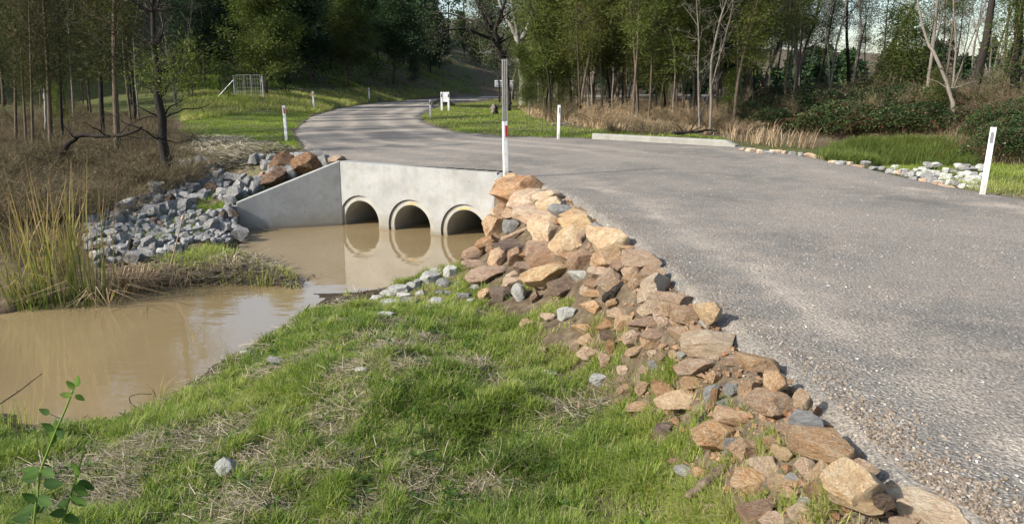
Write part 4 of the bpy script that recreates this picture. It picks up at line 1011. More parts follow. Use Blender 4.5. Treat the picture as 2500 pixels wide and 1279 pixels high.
# slim dark trunks on the left, near the camera (px, base py, prototype, scale, width factor, bark)
for px, py, pr, sc, wf, bk, noun in [(10,262,LFT[1],1.0,1.6,'bark_brown','dark straight trunk'),(40,352,LFT[0],.8,1.0,'bark_brown','slim pale-sided trunk'),(82,388,LFT[0],.8,.8,'bark_brown','twin thin trunk with side twigs'),
        (66,372,LFT[2],.75,.8,'bark_brown','thin branching trunk'),(125,372,LFT[1],.95,1.25,'bark_brown','stout straight trunk'),(152,347,LFT[0],.9,1.0,'bark_dark','slim slightly curved trunk'),(217,282,LFT[2],1.0,1.5,'bark_dark','rough black trunk'),
        (250,326,LFT[1],.95,1.4,'bark_dark','rough black trunk'),(288,378,LFT[1],1.05,1.35,'bark_brown','tallest straight trunk'),(180,300,LFT[2],.9,.8,'bark_grey','thin pale trunk'),(100,290,LFT[0],.9,.9,'bark_grey','thin pale trunk'),(60,285,LFT[0],.9,.9,'bark_dark','thin dark trunk'),(340,300,BARE[1],.8,.8,'bark_grey','bare grey sapling'),(430,262,BARE[0],1.1,1.0,'bark_grey','bare twiggy tree')]:
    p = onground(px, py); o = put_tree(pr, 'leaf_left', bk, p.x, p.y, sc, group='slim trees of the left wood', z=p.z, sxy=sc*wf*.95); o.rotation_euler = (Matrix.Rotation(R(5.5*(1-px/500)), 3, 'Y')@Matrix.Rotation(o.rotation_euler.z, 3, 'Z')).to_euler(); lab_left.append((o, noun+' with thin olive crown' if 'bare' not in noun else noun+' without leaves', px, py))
for i in range(22):   # deeper left wood
    px = rnd.uniform(-260, 340); D = rnd.uniform(26, 56); q = atD(px, 200, D)
    if q.x > -9 or (330 < px < 440 and D > 40): continue
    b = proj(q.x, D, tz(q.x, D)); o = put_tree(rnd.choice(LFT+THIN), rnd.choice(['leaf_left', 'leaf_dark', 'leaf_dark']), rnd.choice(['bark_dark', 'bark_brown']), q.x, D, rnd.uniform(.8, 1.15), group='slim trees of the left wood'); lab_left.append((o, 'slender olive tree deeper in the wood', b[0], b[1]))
autolabel([(o, n_.replace(' with thin olive crown', ''), a, b) for o, n_, a, b in lab_left], [('the left frame edge', 0, 300), ('the stout straight trunk', 125, 372), ('the tallest straight trunk', 288, 372), ('the burnt rugged trunk', 412, 300)], ('left of', 'right of', 'behind', 'before'))

# the burnt, rugged trunk with a leafy tuft
def burnt_tree():
    p = onground(408, 432); root = empty('tree', p); tag(root, 'rugged burnt black trunk with bare twisted side branches and one green tuft', 'tree')
    g = np.random.default_rng(5); mb = MB(); lf = MB()
    t = np.array([(0, 0, -.3), (.03, 0, .3), (-.04, .02, .8), (.02, 0, 1.3), (-.03, 0, 1.8), (.03, .02, 2.3), (.0, 0, 2.8), (.05, 0, 3.6), (.16, 0, 4.6), (.22, .1, 5.8)])
    mb.tube(t, [.16, .13, .105, .10, .085, .075, .06, .045, .035, .02], 9)
    C = []
    for i in range(46):
        j = g.integers(2, 9); a = g.uniform(0, 6.28); c = curve(t[j], (math.cos(a), math.sin(a), g.uniform(-.1, .9)), g.uniform(.5, 1.5), 7, (0, 0, .5), .28, g)
        mb.tube(c, np.linspace(.02, .004, 8), 4, caps=False)
        for _ in range(3):
            c2 = curve(c[g.integers(2, 6)], g.normal(size=3), .45, 4, (0, 0, .4), .25, g); mb.tube(c2, np.linspace(.007, .003, 5), 3, caps=False)
        if 1.9 < c[-1][2] < 2.9: C += [c[-1], c[5]]
    mb.build('trunk', 'bark_dark', root, True)
    C = np.array(C); k = 90; n_ = len(C)*k; off = g.normal(size=(n_, 3))*.24; P_ = np.repeat(C, k, 0)+off*np.array([1, 1, .5]); D_ = unit(off+g.normal(size=(n_, 3))*.2)
    lf.leaves(P_, D_, unit(np.cross(D_, g.normal(size=(n_, 3)))), g.uniform(.06, .15, n_), np.full(n_, .018), np.clip(g.normal(.4, .2, n_), 0, 1)); lf.build('crown', 'leaf_green', root)
burnt_tree()

# the hill: shaded wattles get darker leaf colour, the sunlit front ones a lighter one
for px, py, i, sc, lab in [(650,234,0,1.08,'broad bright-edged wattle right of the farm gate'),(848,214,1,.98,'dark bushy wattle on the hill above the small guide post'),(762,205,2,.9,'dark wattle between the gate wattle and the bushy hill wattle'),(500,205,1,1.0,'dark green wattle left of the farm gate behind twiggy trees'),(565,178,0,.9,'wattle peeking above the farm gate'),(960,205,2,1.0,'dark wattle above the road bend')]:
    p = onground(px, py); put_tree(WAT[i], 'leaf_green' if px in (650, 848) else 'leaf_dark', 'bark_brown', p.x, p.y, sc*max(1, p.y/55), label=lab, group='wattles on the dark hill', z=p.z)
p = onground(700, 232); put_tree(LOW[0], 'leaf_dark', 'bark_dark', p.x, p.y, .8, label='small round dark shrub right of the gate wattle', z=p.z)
hp = []
tries = 0
while len(hp) < 95 and tries < 9000:
    tries += 1
    D = 58+rnd.random()**1.2*75; px = rnd.uniform(-420, 1210); q = atD(px, 200, D)
    if sdist(ROAD, np.array([q.x]), np.array([D]))[0] < 6: continue
    b = proj(q.x, D, tz(q.x, D))
    if D < 72 and px < 900 and b[1] > 190: continue
    if any(math.hypot(q.x-a, D-c) < 3.3 for a, c in hp): continue
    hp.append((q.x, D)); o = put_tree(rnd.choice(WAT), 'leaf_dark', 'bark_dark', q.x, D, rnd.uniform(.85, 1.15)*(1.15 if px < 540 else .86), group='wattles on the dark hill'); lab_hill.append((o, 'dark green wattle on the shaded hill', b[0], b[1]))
autolabel(lab_hill, [('the farm gate', 605, 200), ('the bushy hill wattle', 848, 190), ('the far road bend', 1120, 215), ('the left woods', 150, 200), ('the hill crest middle', 760, 120)], ('left of', 'right of', 'behind', 'before'))

# right wood: front row by pixel, then filled deeper
front = [(1345,292,0,1.0,'bark_dark','leaf_green','dark-trunked sapling'),(1333,290,2,.9,'bark_dark','leaf_green','bushy green sapling'),(1362,280,2,1.0,'bark_brown','leaf_green','bushy green sapling'),(1292,290,2,.45,'bark_grey','leaf_green','small thin sapling'),(1395,286,0,.95,'bark_brown','leaf_olive','slender sapling'),(1437,292,0,.95,'bark_grey','leaf_olive','slender brown-leaved sapling'),
 (1470,290,1,.95,'bark_grey','leaf_olive','slender sapling'),(1412,296,3,.85,'bark_brown','leaf_olive','forked sapling'),(1548,312,1,1.0,'bark_brown','leaf_green','paired sapling'),(1558,308,0,1.05,'bark_brown','leaf_olive','paired sapling'),(1588,296,2,.95,'bark_brown','leaf_olive','slender sapling'),(1668,288,0,1.05,'bark_brown','leaf_green','slender reddish sapling'),
 (1812,280,0,1.0,'bark_grey','leaf_olive','thin bending sapling'),(1916,296,1,1.15,'bark_brown','leaf_green','straight brown tree'),(1520,290,3,1.0,'bark_dark','leaf_green','forked dark sapling'),(1625,285,2,1.0,'bark_dark','leaf_olive','slim dark sapling')]
items = []
for px, py, i, sc, bk, lf_, noun in front:
    p = onground(px, py); o = put_tree(SAP[i] if px < 1500 or i == 2 else THIN[i], lf_, bk, p.x, p.y, sc, group='saplings along the front of the right wood', z=p.z); items.append((o, noun, px, py))
for px, py, i, sc in [(1708,325,0,.95),(1735,328,1,1.0),(1790,300,1,.9),(1930,290,1,.8),(2075,260,1,1.3),(1640,300,1,.75)]:
    p = onground(px, py); o = put_tree(BARE[i], 'leaf_olive', 'bark_grey', p.x, p.y, sc, group='bare pale trees of the right wood', z=p.z); items.append((o, 'bare pale twisted tree', px, py))
autolabel(items, [('the white gum', 1275, 256), ('the guide post by the kerb', 1363, 300), ('the orange standing rock', 1530, 278), ('the fallen black branch', 1720, 320), ('the dry reeds', 1880, 300)], ('left of', 'right of', 'behind', 'before'))
items = []; rp = []; tries = 0
while len(rp) < 128 and tries < 20000:
    tries += 1
    px = rnd.uniform(1180, 2750); D = 27+rnd.random()**1.3*75; q = atD(px, 200, D); x = q.x
    fl = 56-(px-1250)*.085 if px < 1560 else (29 if px < 1820 else (33 if px < 2260 else 27))
    if D < fl+1.5 or sdist(ROAD, np.array([x]), np.array([D]))[0] < 3.5: continue
    if 2010 < px < 2240 and D > 38 and rnd.random() < .85: continue
    if px > 2240 and D > 45 and rnd.random() < .75: continue
    if px > 1560 and D > 58 and rnd.random() < .75: continue
    if px > 1560 and D > 72: continue
    if px > 1880 and D > 36 and rnd.random() < .66: continue
    if px < 1300 and D < 62: continue
    if px > 1950 and D < 33 and rnd.random() < .75: continue
    if any(math.hypot(x-a, D-c) < 1.5+D*.016 for a, c in rp): continue
    rp.append((x, D)); b = proj(x, D, tz(x, D))
    k = rnd.random()
    if D > 48 and k < (.45 if px < 1850 else .12): o = put_tree(rnd.choice(GUM), rnd.choice(['leaf_grey', 'leaf_olive']), 'bark_grey', x, D, rnd.uniform(.85, 1.15), group='trees filling the right wood'); noun = 'tall grey-green gum'
    elif k < (.84 if px < 1850 else .72): o = put_tree(rnd.choice(SAP+THIN if px < 1850 else THIN), rnd.choice(['leaf_olive', 'leaf_green', 'leaf_olive', 'leaf_dark']), rnd.choice(['bark_brown', 'bark_dark', 'bark_brown']), x, D, rnd.uniform(.85, 1.25), group='trees filling the right wood'); noun = 'slender olive-crowned tree'
    else: o = put_tree(rnd.choice(BARE), 'leaf_olive', 'bark_grey', x, D, rnd.uniform(.9, 1.2), group='trees filling the right wood'); noun = 'bare grey tree'
    items.append((o, noun+' behind the front row', b[0], b[1]))
autolabel(items, [('the white gum', 1275, 250), ('the orange standing rock', 1530, 255), ('the bare pale clump', 1715, 255), ('the straight brown tree', 1916, 255), ('the leaning dark trunks', 2090, 250), ('the bramble mound end', 2280, 255), ('the right frame edge', 2480, 255)], ('left of', 'right of', 'behind', 'before'))
for px, py, top, lean, lab in [(2070,232,0,.05,'thick black straight trunk beside the leaning one above the brambles'),(2105,240,0,.6,'black trunk leaning right above the bramble mound'),(2370,262,0,.05,'twin black trunk right of the bramble mound'),(2470,262,0,0,'black trunk near the right frame edge')]:
    p = onground(px, py); pr = tree_proto(700+px, 10, .16, .45, 2.4, 22, 50, .16, .032, .45, 'up', .6, .06, .2, lean=lean*2)
    put_tree(pr, 'leaf_green', 'bark_dark', p.x, p.y, 1.0, rz=0, label=lab, group='black trunks above the brambles', z=p.z)

# the big white gum with its dark twisted neighbour
def poly_tree(name, label, base, D, limbs, mt, twigs=0, seed=1, leafmat=None, leafn=0):
    g = np.random.default_rng(seed); p = onground(*base); root = empty(name, p); tag(root, label, 'tree'); mb = MB(); ends = []
    for pts, r0, r1 in limbs:
        W_ = [atD(a, b, p.y+dd)-p for a, b, dd in pts]; W_ = np.array([tuple(q) for q in W_])
        t = np.linspace(0, 1, len(W_)*4); s_ = np.linspace(0, 1, len(W_)); C = np.stack([np.interp(t, s_, W_[:, k]) for k in range(3)], 1)
        C[1:-1] = (C[:-2]+2*C[1:-1]+C[2:])/4; C += g.normal(size=C.shape)*r0*.12
        mb.tube(C, np.linspace(r0, r1, len(C)), 9)
        for _ in range(twigs):
            j = g.integers(len(C)//3, len(C)); c = curve(C[j], unit(g.normal(size=3)+np.array([0, 0, .3])), g.uniform(.8, 2.4), 6, (0, 0, g.uniform(-.6, .6)), .22, g); mb.tube(c, np.linspace(max(.014, r1*.5), .006, 7), 4, caps=False); ends.append(c[-1])
            for _ in range(3):
                c2 = curve(c[g.integers(2, 6)], unit(g.normal(size=3)), g.uniform(.4, 1.1), 4, (0, 0, 0), .25, g); mb.tube(c2, np.linspace(.009, .005, 5), 3, caps=False); ends.append(c2[-1])
    mb.build('trunk', mt, root, True)
    if leafn and ends:
        C = np.array(ends); k = leafn; n_ = len(C)*k; off = g.normal(size=(n_, 3))*.45; D_ = unit(off+g.normal(size=(n_, 3))*.3+np.array([0, 0, -.3])); lf = MB()
        lf.leaves(np.repeat(C, k, 0)+off*np.array([1, 1, .6]), D_, unit(np.cross(D_, g.normal(size=(n_, 3)))), g.uniform(.1, .2, n_), np.full(n_, .035), np.clip(g.normal(.4, .2, n_), 0, 1)); lf.build('crown', leafmat, root)
poly_tree('tree', 'large white-barked gum with a flaking reddish base at the wood edge', (1279, 258), 0, [([(1279,262,0),(1277,215,0),(1273,165,0),(1268,110,.2)], .33, .22), ([(1268,110,.2),(1245,60,.5),(1222,15,.8),(1205,-60,1)], .16, .08), ([(1268,120,.2),(1262,75,-.4),(1250,20,-.6),(1240,-80,-1)], .14, .07),
    ([(1272,160,0),(1245,150,-.3),(1225,135,-.5)], .09, .04), ([(1225,135,-.5),(1205,132,-.8),(1196,126,-1)], .05, .02), ([(1268,112,0),(1300,40,.6),(1330,-60,1)], .2, .08)], 'bark_white', 5, 3, 'leaf_grey', 14)
poly_tree('tree', 'dark twisted leafless-limbed tree spreading left over the road bend', (1236, 268), 0, [([(1237,268,0),(1234,200,0),(1228,150,0),(1214,110,0),(1205,75,0)], .26, .2), ([(1205,75,0),(1190,30,.4),(1160,0,.8),(1140,-60,1)], .16, .08), ([(1207,80,0),(1225,30,-.4),(1240,-20,-.6)], .15, .07), ([(1203,78,0),(1175,35,-.5),(1165,-30,-.6)], .14, .07),
    ([(1210,100,0),(1170,85,-.8),(1130,70,-1.6),(1080,75,-2.2),(1045,90,-2.6)], .12, .03), ([(1208,92,0),(1150,50,.6),(1100,35,1.2),(1050,30,1.6)], .11, .03), ([(1205,80,0),(1230,40,.5),(1262,20,1)], .09, .03)], 'bark_dark', 15, 4, 'leaf_grey', 9)

# ================================================================ UNDERGROWTH
def scatter(n, poly, mind, rs, fy=2.0):
    poly = np.array(poly, float); out = []; t = 0
    x0, y0 = poly.min(0); x1, y1 = poly.max(0)
    while len(out) < n and t < n*200:
        t += 1; px, py = rs.uniform(x0, x1), rs.uniform(y0, y1)
        if sdist(poly, np.array([px]), np.array([py]))[0] > 0: continue
        if any(math.hypot(px-a, (py-b)*fy) < mind for a, b in out): continue
        out.append((px, py))
    return out
items = []
for px, py in scatter(54, [(-60,285),(120,262),(330,282),(440,330),(440,470),(330,500),(220,540),(0,560),(-80,560)], 26, rnd, 1.6):
    p = onground(px, py); i = rnd.randrange(3)
    o = put_mesh(DRY[i], 'drybush', 'dry_bush', 'bush', p.x, p.y, rnd.uniform(.75, 1.2), group='dry brown bushes of the left bank', sz=rnd.uniform(.5, 1.05)); items.append((o, rnd.choice(['wispy brown dry bush', 'tangled dry bush']), px, py))
autolabel([(o, n_, a, b) for o, n_, a, b in items], [('the left frame edge', 0, 420), ('the crooked fallen bough', 230, 340), ('the burnt rugged trunk', 412, 400), ('the tall green reeds', 150, 520), ('the tallest straight trunk', 288, 378)], ('left of', 'right of', 'behind', 'before'))
items = []
for px, py in scatter(52, [(1290,262),(1500,262),(1780,268),(1800,325),(1700,328),(1500,322),(1330,300)], 20, rnd, 2.4):
    p = onground(px, py); o = put_mesh(DRY[rnd.randrange(3)], 'dryreed' if rnd.random() < .4 else 'drybush', 'dry_bush', 'bush', p.x, p.y, rnd.uniform(.6, 1.1), group='dry tussocks under the right wood', sz=rnd.uniform(.5, 1.0)); items.append((o, 'dry straw-coloured tussock', px, py))
autolabel(items, [('the white gum', 1275, 256), ('the guide post by the kerb', 1363, 300), ('the orange standing rock', 1530, 278), ('the fallen black branch', 1720, 310)], ('left of', 'right of', 'behind', 'before'))
items = []
for px, py in scatter(44, [(1810,312),(1850,262),(2050,235),(2260,250),(2310,315),(2150,322),(2000,325),(1880,322)], 30, rnd, 1.9):
    p = onground(px, py); o = put_mesh(BRA[rnd.randrange(3)], 'bramble', 'bramble_bush', 'bush', p.x, p.y, rnd.uniform(.9, 1.35), group='dark brambles across the creek', sz=rnd.uniform(.8, 1.5)); items.append((o, 'dark glossy bramble mound', px, py))
for px, py in scatter(16, [(2420,300),(2540,295),(2620,380),(2540,395),(2430,385)], 34, rnd, 1.5):
    p = onground(px, py); o = put_mesh(BRA[rnd.randrange(3)], 'bramble', 'bramble_bush', 'bush', p.x, p.y, rnd.uniform(.6, .9), group='dark brambles across the creek', sz=rnd.uniform(.6, .95)); items.append((o, 'leafy bramble clump', px, py))
for px, py in scatter(16, [(1810,318),(1900,270),(2250,250),(2320,330),(2150,330)], 60, rnd, 1.9):
    p = onground(px, py); o = put_mesh(DRY[rnd.randrange(3)], 'drybush', 'dry_bush', 'bush', p.x, p.y, rnd.uniform(1.0, 1.6), group='dry brush among the brambles', sz=rnd.uniform(.9, 1.4)); items.append((o, 'brown twiggy scrub clump among brambles', px, py))
for px, py in scatter(46, [(1780,262),(1850,245),(2050,222),(2500,225),(2600,300),(2400,300),(2300,262),(2050,240),(1850,268)], 30, rnd, 2.0):
    p = onground(px, py); o = put_mesh(DRY[rnd.randrange(3)], 'drybush', 'dry_bush', 'bush', p.x, p.y, rnd.uniform(.9, 1.5), group='dry brush on the far bank', sz=rnd.uniform(.6, 1.1)); items.append((o, 'brown dry brush clump', px, py))
autolabel(items, [('the dry reeds', 1880, 330), ('the straight brown tree', 1916, 285), ('the leaning dark trunks', 2090, 250), ('the green hollow', 2150, 370), ('the leaning right guide post', 2398, 400), ('the twin black trunk', 2370, 262)], ('left of', 'right of', 'behind', 'before'))
# young green trees and bushes in the understorey
items = []
for px, py, i, sc, lf_ in [(2190,262,0,1.5,'leaf_green'),(2160,262,1,1.3,'leaf_green'),(2230,250,0,1.3,'leaf_olive'),(1375,285,0,.9,'leaf_green'),(1390,278,1,.9,'leaf_green'),(1620,270,0,.7,'leaf_green'),(1490,262,1,.8,'leaf_olive'),(1320,262,0,.7,'leaf_olive'),(2280,300,0,.7,'leaf_olive'),(80,290,1,.8,'leaf_green'),(150,320,0,.6,'leaf_green'),(1780,300,0,.8,'leaf_green'),(2440,270,1,1.2,'leaf_green'),(1330,285,1,1.0,'leaf_green'),(1290,275,0,.9,'leaf_green'),
        (560,245,1,.6,'leaf_dark'),(690,205,0,1.6,'leaf_dark'),(1010,205,0,1.3,'leaf_dark'),(470,245,1,1.1,'leaf_green')]:
    p = onground(px, py); o = put_tree(LOW[i], lf_, 'bark_brown', p.x, p.y, sc, name='shrub', z=p.z); o['category'] = 'shrub'; items.append((o, 'young feathery green shrub', px, py))
autolabel(items, [('the white gum', 1275, 256), ('the guide post by the kerb', 1363, 300), ('the farm gate', 605, 210), ('the bramble mound', 2150, 300), ('the orange standing rock', 1530, 278), ('the twin thin trunk', 82, 388)], ('left of', 'right of', 'behind', 'before'))
# dense small wood behind everything: reads as one dark mass
def far_wood():
    g = np.random.default_rng(77); mb = MB(); n = 0
    for k in range(170):
        px = g.uniform(-300, 2900); D = g.uniform(95, 135) if px > 1150 else g.uniform(100, 150)
        low = px > 1560
        if 540 < px < 1000 and g.random() < .6: continue
        if 1050 < px < 1230 and g.random() < .6: continue
        q = atD(px, 200, D); z0 = tz(q.x, D); Ht = g.uniform(8, 14) if not low else g.uniform(2.8, 4.8); D = D if not low else D; c0 = np.array([q.x, D, z0])
        mb.tube([c0, c0+np.array([g.normal()*.5, 0, Ht*.9])], [.16, .04], 4, .1)
        m_ = 420; u = g.random(m_); h = Ht*(.12+.88*u); rr = (1-u)**.6*Ht*.26+.4; a = g.uniform(0, 6.28, m_); r_ = rr*np.sqrt(g.random(m_))
        B = c0+np.stack([r_*np.cos(a), r_*np.sin(a), h], 1); D_ = rdir(m_)
        mb.leaves(B, D_, unit(np.cross(D_, rdir(m_))), g.uniform(.4, 1.0, m_), g.uniform(.2, .4, m_), np.clip(g.normal(g.uniform(.15, .5), .15, m_), 0, 1))
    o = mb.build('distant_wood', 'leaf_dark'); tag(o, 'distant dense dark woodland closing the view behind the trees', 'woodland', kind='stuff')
far_wood()

# ---- reeds
def reed_clump(name, label, px, py, n, rad, L, W, bend, tint, mt, group=None, lean=.12, seed=1, dx=0, cat='reeds'):
    g = np.random.default_rng(seed); p = onground(px, py); p.z = max(p.z, ZW-.05); mb = MB()
    a = g.uniform(0, 6.28, n); r_ = rad*np.sqrt(g.random(n)); B = np.stack([r_*np.cos(a), r_*np.sin(a)*.8, np.full(n, -.06)], 1)
    az = np.where(g.random(n) < .6, a+g.normal(size=n)*.6, g.uniform(0, 6.28, n))
    mb.blades(B, az, g.uniform(L[0], L[1], n), g.uniform(.7, 1.2, n)*W, np.clip(g.normal(bend, .16, n), 0, 1.35), np.clip(g.normal(tint[0], tint[1], n), 0, 1), lean, .45 if mt == 'reed' else 0)
    # second, finer joint: a few broken stems
    o = mb.build(name, mt, None, False, p); tag(o, label, cat, group); return o
reed_clump('reed_clump', 'tall reed clump with brown tips, leftmost at the water', 75, 765, 26, .26, (1.2, 2.0), .018, .25, (.35, .2), 'reed', 'tall reeds at the left water edge', seed=1)
reed_clump('reed_clump', 'tallest dense reed clump with rust-brown tips at the left water edge', 150, 755, 62, .40, (1.4, 2.25), .018, .14, (.36, .2), 'reed', 'tall reeds at the left water edge', seed=2)
reed_clump('reed_clump', 'dense green and tan reed clump in front of the grey rubble', 226, 750, 52, .34, (1.1, 2.0), .017, .14, (.36, .2), 'reed', 'tall reeds at the left water edge', seed=3)
reed_clump('reed_clump', 'low arching green reed blades fanning over the water at the left edge', 60, 745, 60, .3, (.8, 1.2), .014, .85, (.25, .18), 'reed', 'tall reeds at the left water edge', seed=4)
reed_clump('reed_clump', 'bent tan reed stems folding into the water', 250, 775, 34, .18, (.7, 1.15), .013, 1.15, (.75, .15), 'dryreed', 'dead reeds at the left water edge', seed=5)
reed_clump('reed_clump', 'drooping dead brown reed mass behind the bent stems', 318, 705, 230, .34, (.4, .8), .013, 1.1, (.25, .2), 'dryreed', 'dead reeds at the left water edge', seed=6)
reed_clump('reed_clump', 'collapsed brown reeds at the middle of the mud spit', 420, 690, 110, .35, (.3, .65), .012, 1.15, (.3, .25), 'dryreed', 'dead reeds at the left water edge', seed=7)
reed_clump('reed_clump', 'small heap of broken tan reeds near the spit tip', 560, 655, 60, .28, (.2, .5), .012, .8, (.6, .25), 'dryreed', 'dead reeds at the left water edge', seed=8)
reed_clump('reed_clump', 'bright green young reed tuft standing in shallow water', 640, 715, 46, .17, (.22, .42), .010, .12, (.62, .12), 'grass', 'young green tufts in the shallows', seed=9, cat='reeds')
reed_clump('reed_clump', 'thin green tuft right of the bright one in the shallows', 705, 712, 14, .12, (.2, .4), .008, .2, (.55, .12), 'grass', 'young green tufts in the shallows', seed=10)
reed_clump('reed_clump', 'sparse green stalks in the mud by the spit', 590, 690, 26, .3, (.2, .4), .008, .2, (.5, .12), 'grass', 'young green tufts in the shallows', seed=11)
reed_clump('reed_clump', 'single few-bladed sedge at the near water edge', 385, 985, 11, .05, (.25, .45), .009, .55, (.3, .2), 'reed', None, seed=12)
reed_clump('reed_clump', 'small upright sedge by the water near the flat grey rock', 572, 905, 9, .05, (.3, .5), .007, .2, (.25, .1), 'reed', None, seed=14)
reed_clump('reed_clump', 'pale grassy tuft at the far left foreground bank', 25, 1050, 46, .2, (.25, .5), .005, .35, (.6, .15), 'grass', None, seed=15)
for i, (px, py, lab) in enumerate([(1800,352,'dry tan reed clump at the right end of the kerb'),(1850,358,'dry tan reed clump, second from the kerb end'),(1905,365,'dry tan reed clump left of the whitish edge stone'),(1955,368,'dry tan reed clump ending the row by the green hollow'),(1875,345,'dry tan reed clump at the back against the brambles')]):
    reed_clump('dry_reed_clump', lab, px, py-6, 62, .42, (.5, .95), .018, .3, (.55, .25), 'dryreed', 'dry tan reeds beyond the kerb', seed=20+i, lean=.3)
# bulrush with a seed head
def bulrush():
    p = onground(408, 668); q = atD(446, 531, p.y+.1); root = empty('bulrush', p); tag(root, 'single leaning dead bulrush stem with pale fluffy head', 'bulrush')
    e = q-p; pts = [Vector((0, 0, -.05)), e*.5+Vector((.015, 0, 0)), e]; mb = MB(); mb.tube(pts, [.011, .009, .006], 6, .6); mb.build('stem', 'dryreed', root)
    mb = MB(); u = e.normalized(); mb.tube([e*.93, e*.955, e*.985, e+u*.05], [.008, .022, .024, .006], 8, .85); mb.build('seed_head', 'dryreed', root, True)
bulrush()
def stick(name, label, cat, pts, r0, r1, mt='deadwood', sides=7, D=None, seed=3, group=None, side=0, hollow=False):
    """pts: photo points with an offset of height above the ground"""
    g = np.random.default_rng(seed); W_ = []
    b0 = onground(pts[0][0], pts[0][1])
    for px, py, dd in pts: W_.append(atD(px, py, b0.y+dd))
    W_ = np.array([tuple(q-W_[0]) for q in W_]); n = max(8, len(W_)*4); t = np.linspace(0, 1, n); s_ = np.linspace(0, 1, len(W_))
    C = np.stack([np.interp(t, s_, W_[:, k]) for k in range(3)], 1); C[1:-1] = (C[:-2]+C[1:-1]*2+C[2:])/4
    C += g.normal(size=C.shape)*r0*.15; mb = MB(); mb.tube(C, np.linspace(r0, r1, n)*g.uniform(.85, 1.15, n), sides)
    for _ in range(side):
        j = g.integers(n//4, n-1); c = curve(C[j], unit(g.normal(size=3)+np.array([0, 0, .4])), g.uniform(.2, .6)*(r0/.05), 5, (0, 0, .2), .2, g); mb.tube(c, np.linspace(r1*.7, r1*.25, 6), 4, caps=False)
    o = mb.build(name, mt, None, True, atD(pts[0][0], pts[0][1], b0.y+pts[0][2])); return tag(o, label, cat, group)
stick('fallen_branch', 'crooked dark fallen bough arching over the dry bushes at left', 'branch', [(125,405,0),(165,352,.1),(195,330,.1),(260,334,0),(305,332,-.1),(345,311,-.2)], .075, .03, 'bark_dark', side=6)
stick('driftwood', 'weathered split driftwood pole lying in grass by the mottled boulder', 'driftwood', [(1676,1214,-.16),(1722,1178,-.12),(1782,1134,-.02)], .020, .030, 'deadwood')
stick('rotten_wood', 'dark rotten wood piece wedged between the rocks mid pile', 'driftwood', [(1478,730,-.15),(1505,708,-.12),(1535,692,-.05)], .05, .035, 'bark_dark')
stick('rotten_stump', 'black rotten stump behind the long yellowish block', 'stump', [(1722,1028,0),(1762,1010,.02)], .055, .05, 'bark_dark')
stick('stick', 'thin grey reed stem leaning out of the water near the spit', 'stick', [(718,657,0),(700,638,0),(676,616,.1)], .010, .006, 'deadwood')
stick('stick', 'short dark stick poking from the near bank by the sky reflection', 'stick', [(735,775,0),(757,742,0)], .010, .005, 'bark_dark')
stick('stick', 'dark bare twig rising from the left edge over the water', 'stick', [(-40,1010,-.6),(40,960,-.6),(103,912,-.6)], .006, .003, 'bark_dark', side=2)
stick('stick', 'thin curved bramble twig looping at the near water edge', 'stick', [(345,1003,0),(318,985,0),(315,968,0),(340,961,0),(372,962,0)], .004, .003, 'bark_dark')
stick('stick', 'forked dark twig lying in the straw near the sedge', 'stick', [(352,1002,0),(358,1035,-.1),(390,1085,-.2)], .007, .005, 'bark_dark', side=3)
stick('stick', 'dark old branch lying in the grey rubble', 'branch', [(290,650,0),(312,620,0),(322,585,.1)], .05, .035, 'bark_dark')
stick('fallen_branch', 'fallen black branch on the ground under the bare pale clump', 'branch', [(1640,327,0),(1672,323,.1),(1700,325,-.1),(1730,318,.2),(1752,321,.1)], .06, .03, 'bark_dark', side=12)
stick('fallen_branch', 'broken blackened branch propped left of the bare pale clump', 'branch', [(1700,308,.2),(1680,292,0),(1657,280,-.2)], .06, .05, 'bark_dark', side=4)
stick('fallen_branch', 'low pale fallen branch right of the guide post by the kerb', 'branch', [(1345,306,0),(1380,303,.1),(1420,299,.3)], .05, .02, 'bark_grey', side=6)
stick('fallen_branch', 'arching pale dead branch between the front saplings', 'branch', [(1402,282,0),(1415,270,0),(1425,290,.1),(1440,302,.2)], .03, .015, 'bark_grey', side=5)
stick('fallen_branch', 'dead pale branch across the brambles at right', 'branch', [(2330,345,.0),(2390,368,0),(2440,385,0)], .02, .01, 'bark_grey', side=4)
stick('leaning_trunk', 'pale leaning trunk right of the twin black trunk', 'trunk', [(2335,305,0),(2318,220,.3),(2290,150,.6),(2255,80,1.2),(2235,-30,1.6)], .075, .03, 'bark_grey', side=5)
stick('burnt_trunk', 'thin burnt black trunk hidden behind the tall steel post', 'trunk', [(1242,272,0),(1244,240,0),(1240,205,0),(1236,170,.2)], .12, .06, 'bark_dark')
stick('tree_stump', 'short grey weathered stump in the green grass of the bend', 'stump', [(1206,280,0),(1206,270,0),(1207,263,0)], .24, .17, 'bark_grey', sides=9)
stick('stake', 'thin pale stake rising from the left dry bushes', 'stake', [(112,330,0),(110,260,0),(108,219,0)], .035, .03, 'bark_white')
o = put_mesh(BRA[2], 'bramble', 'bramble_bush', 'bush', *onground(1082, 261)[:2], .8, 'small dark bush at the foot of the white marker board', None, sz=.7)
p = onground(1020, 380)

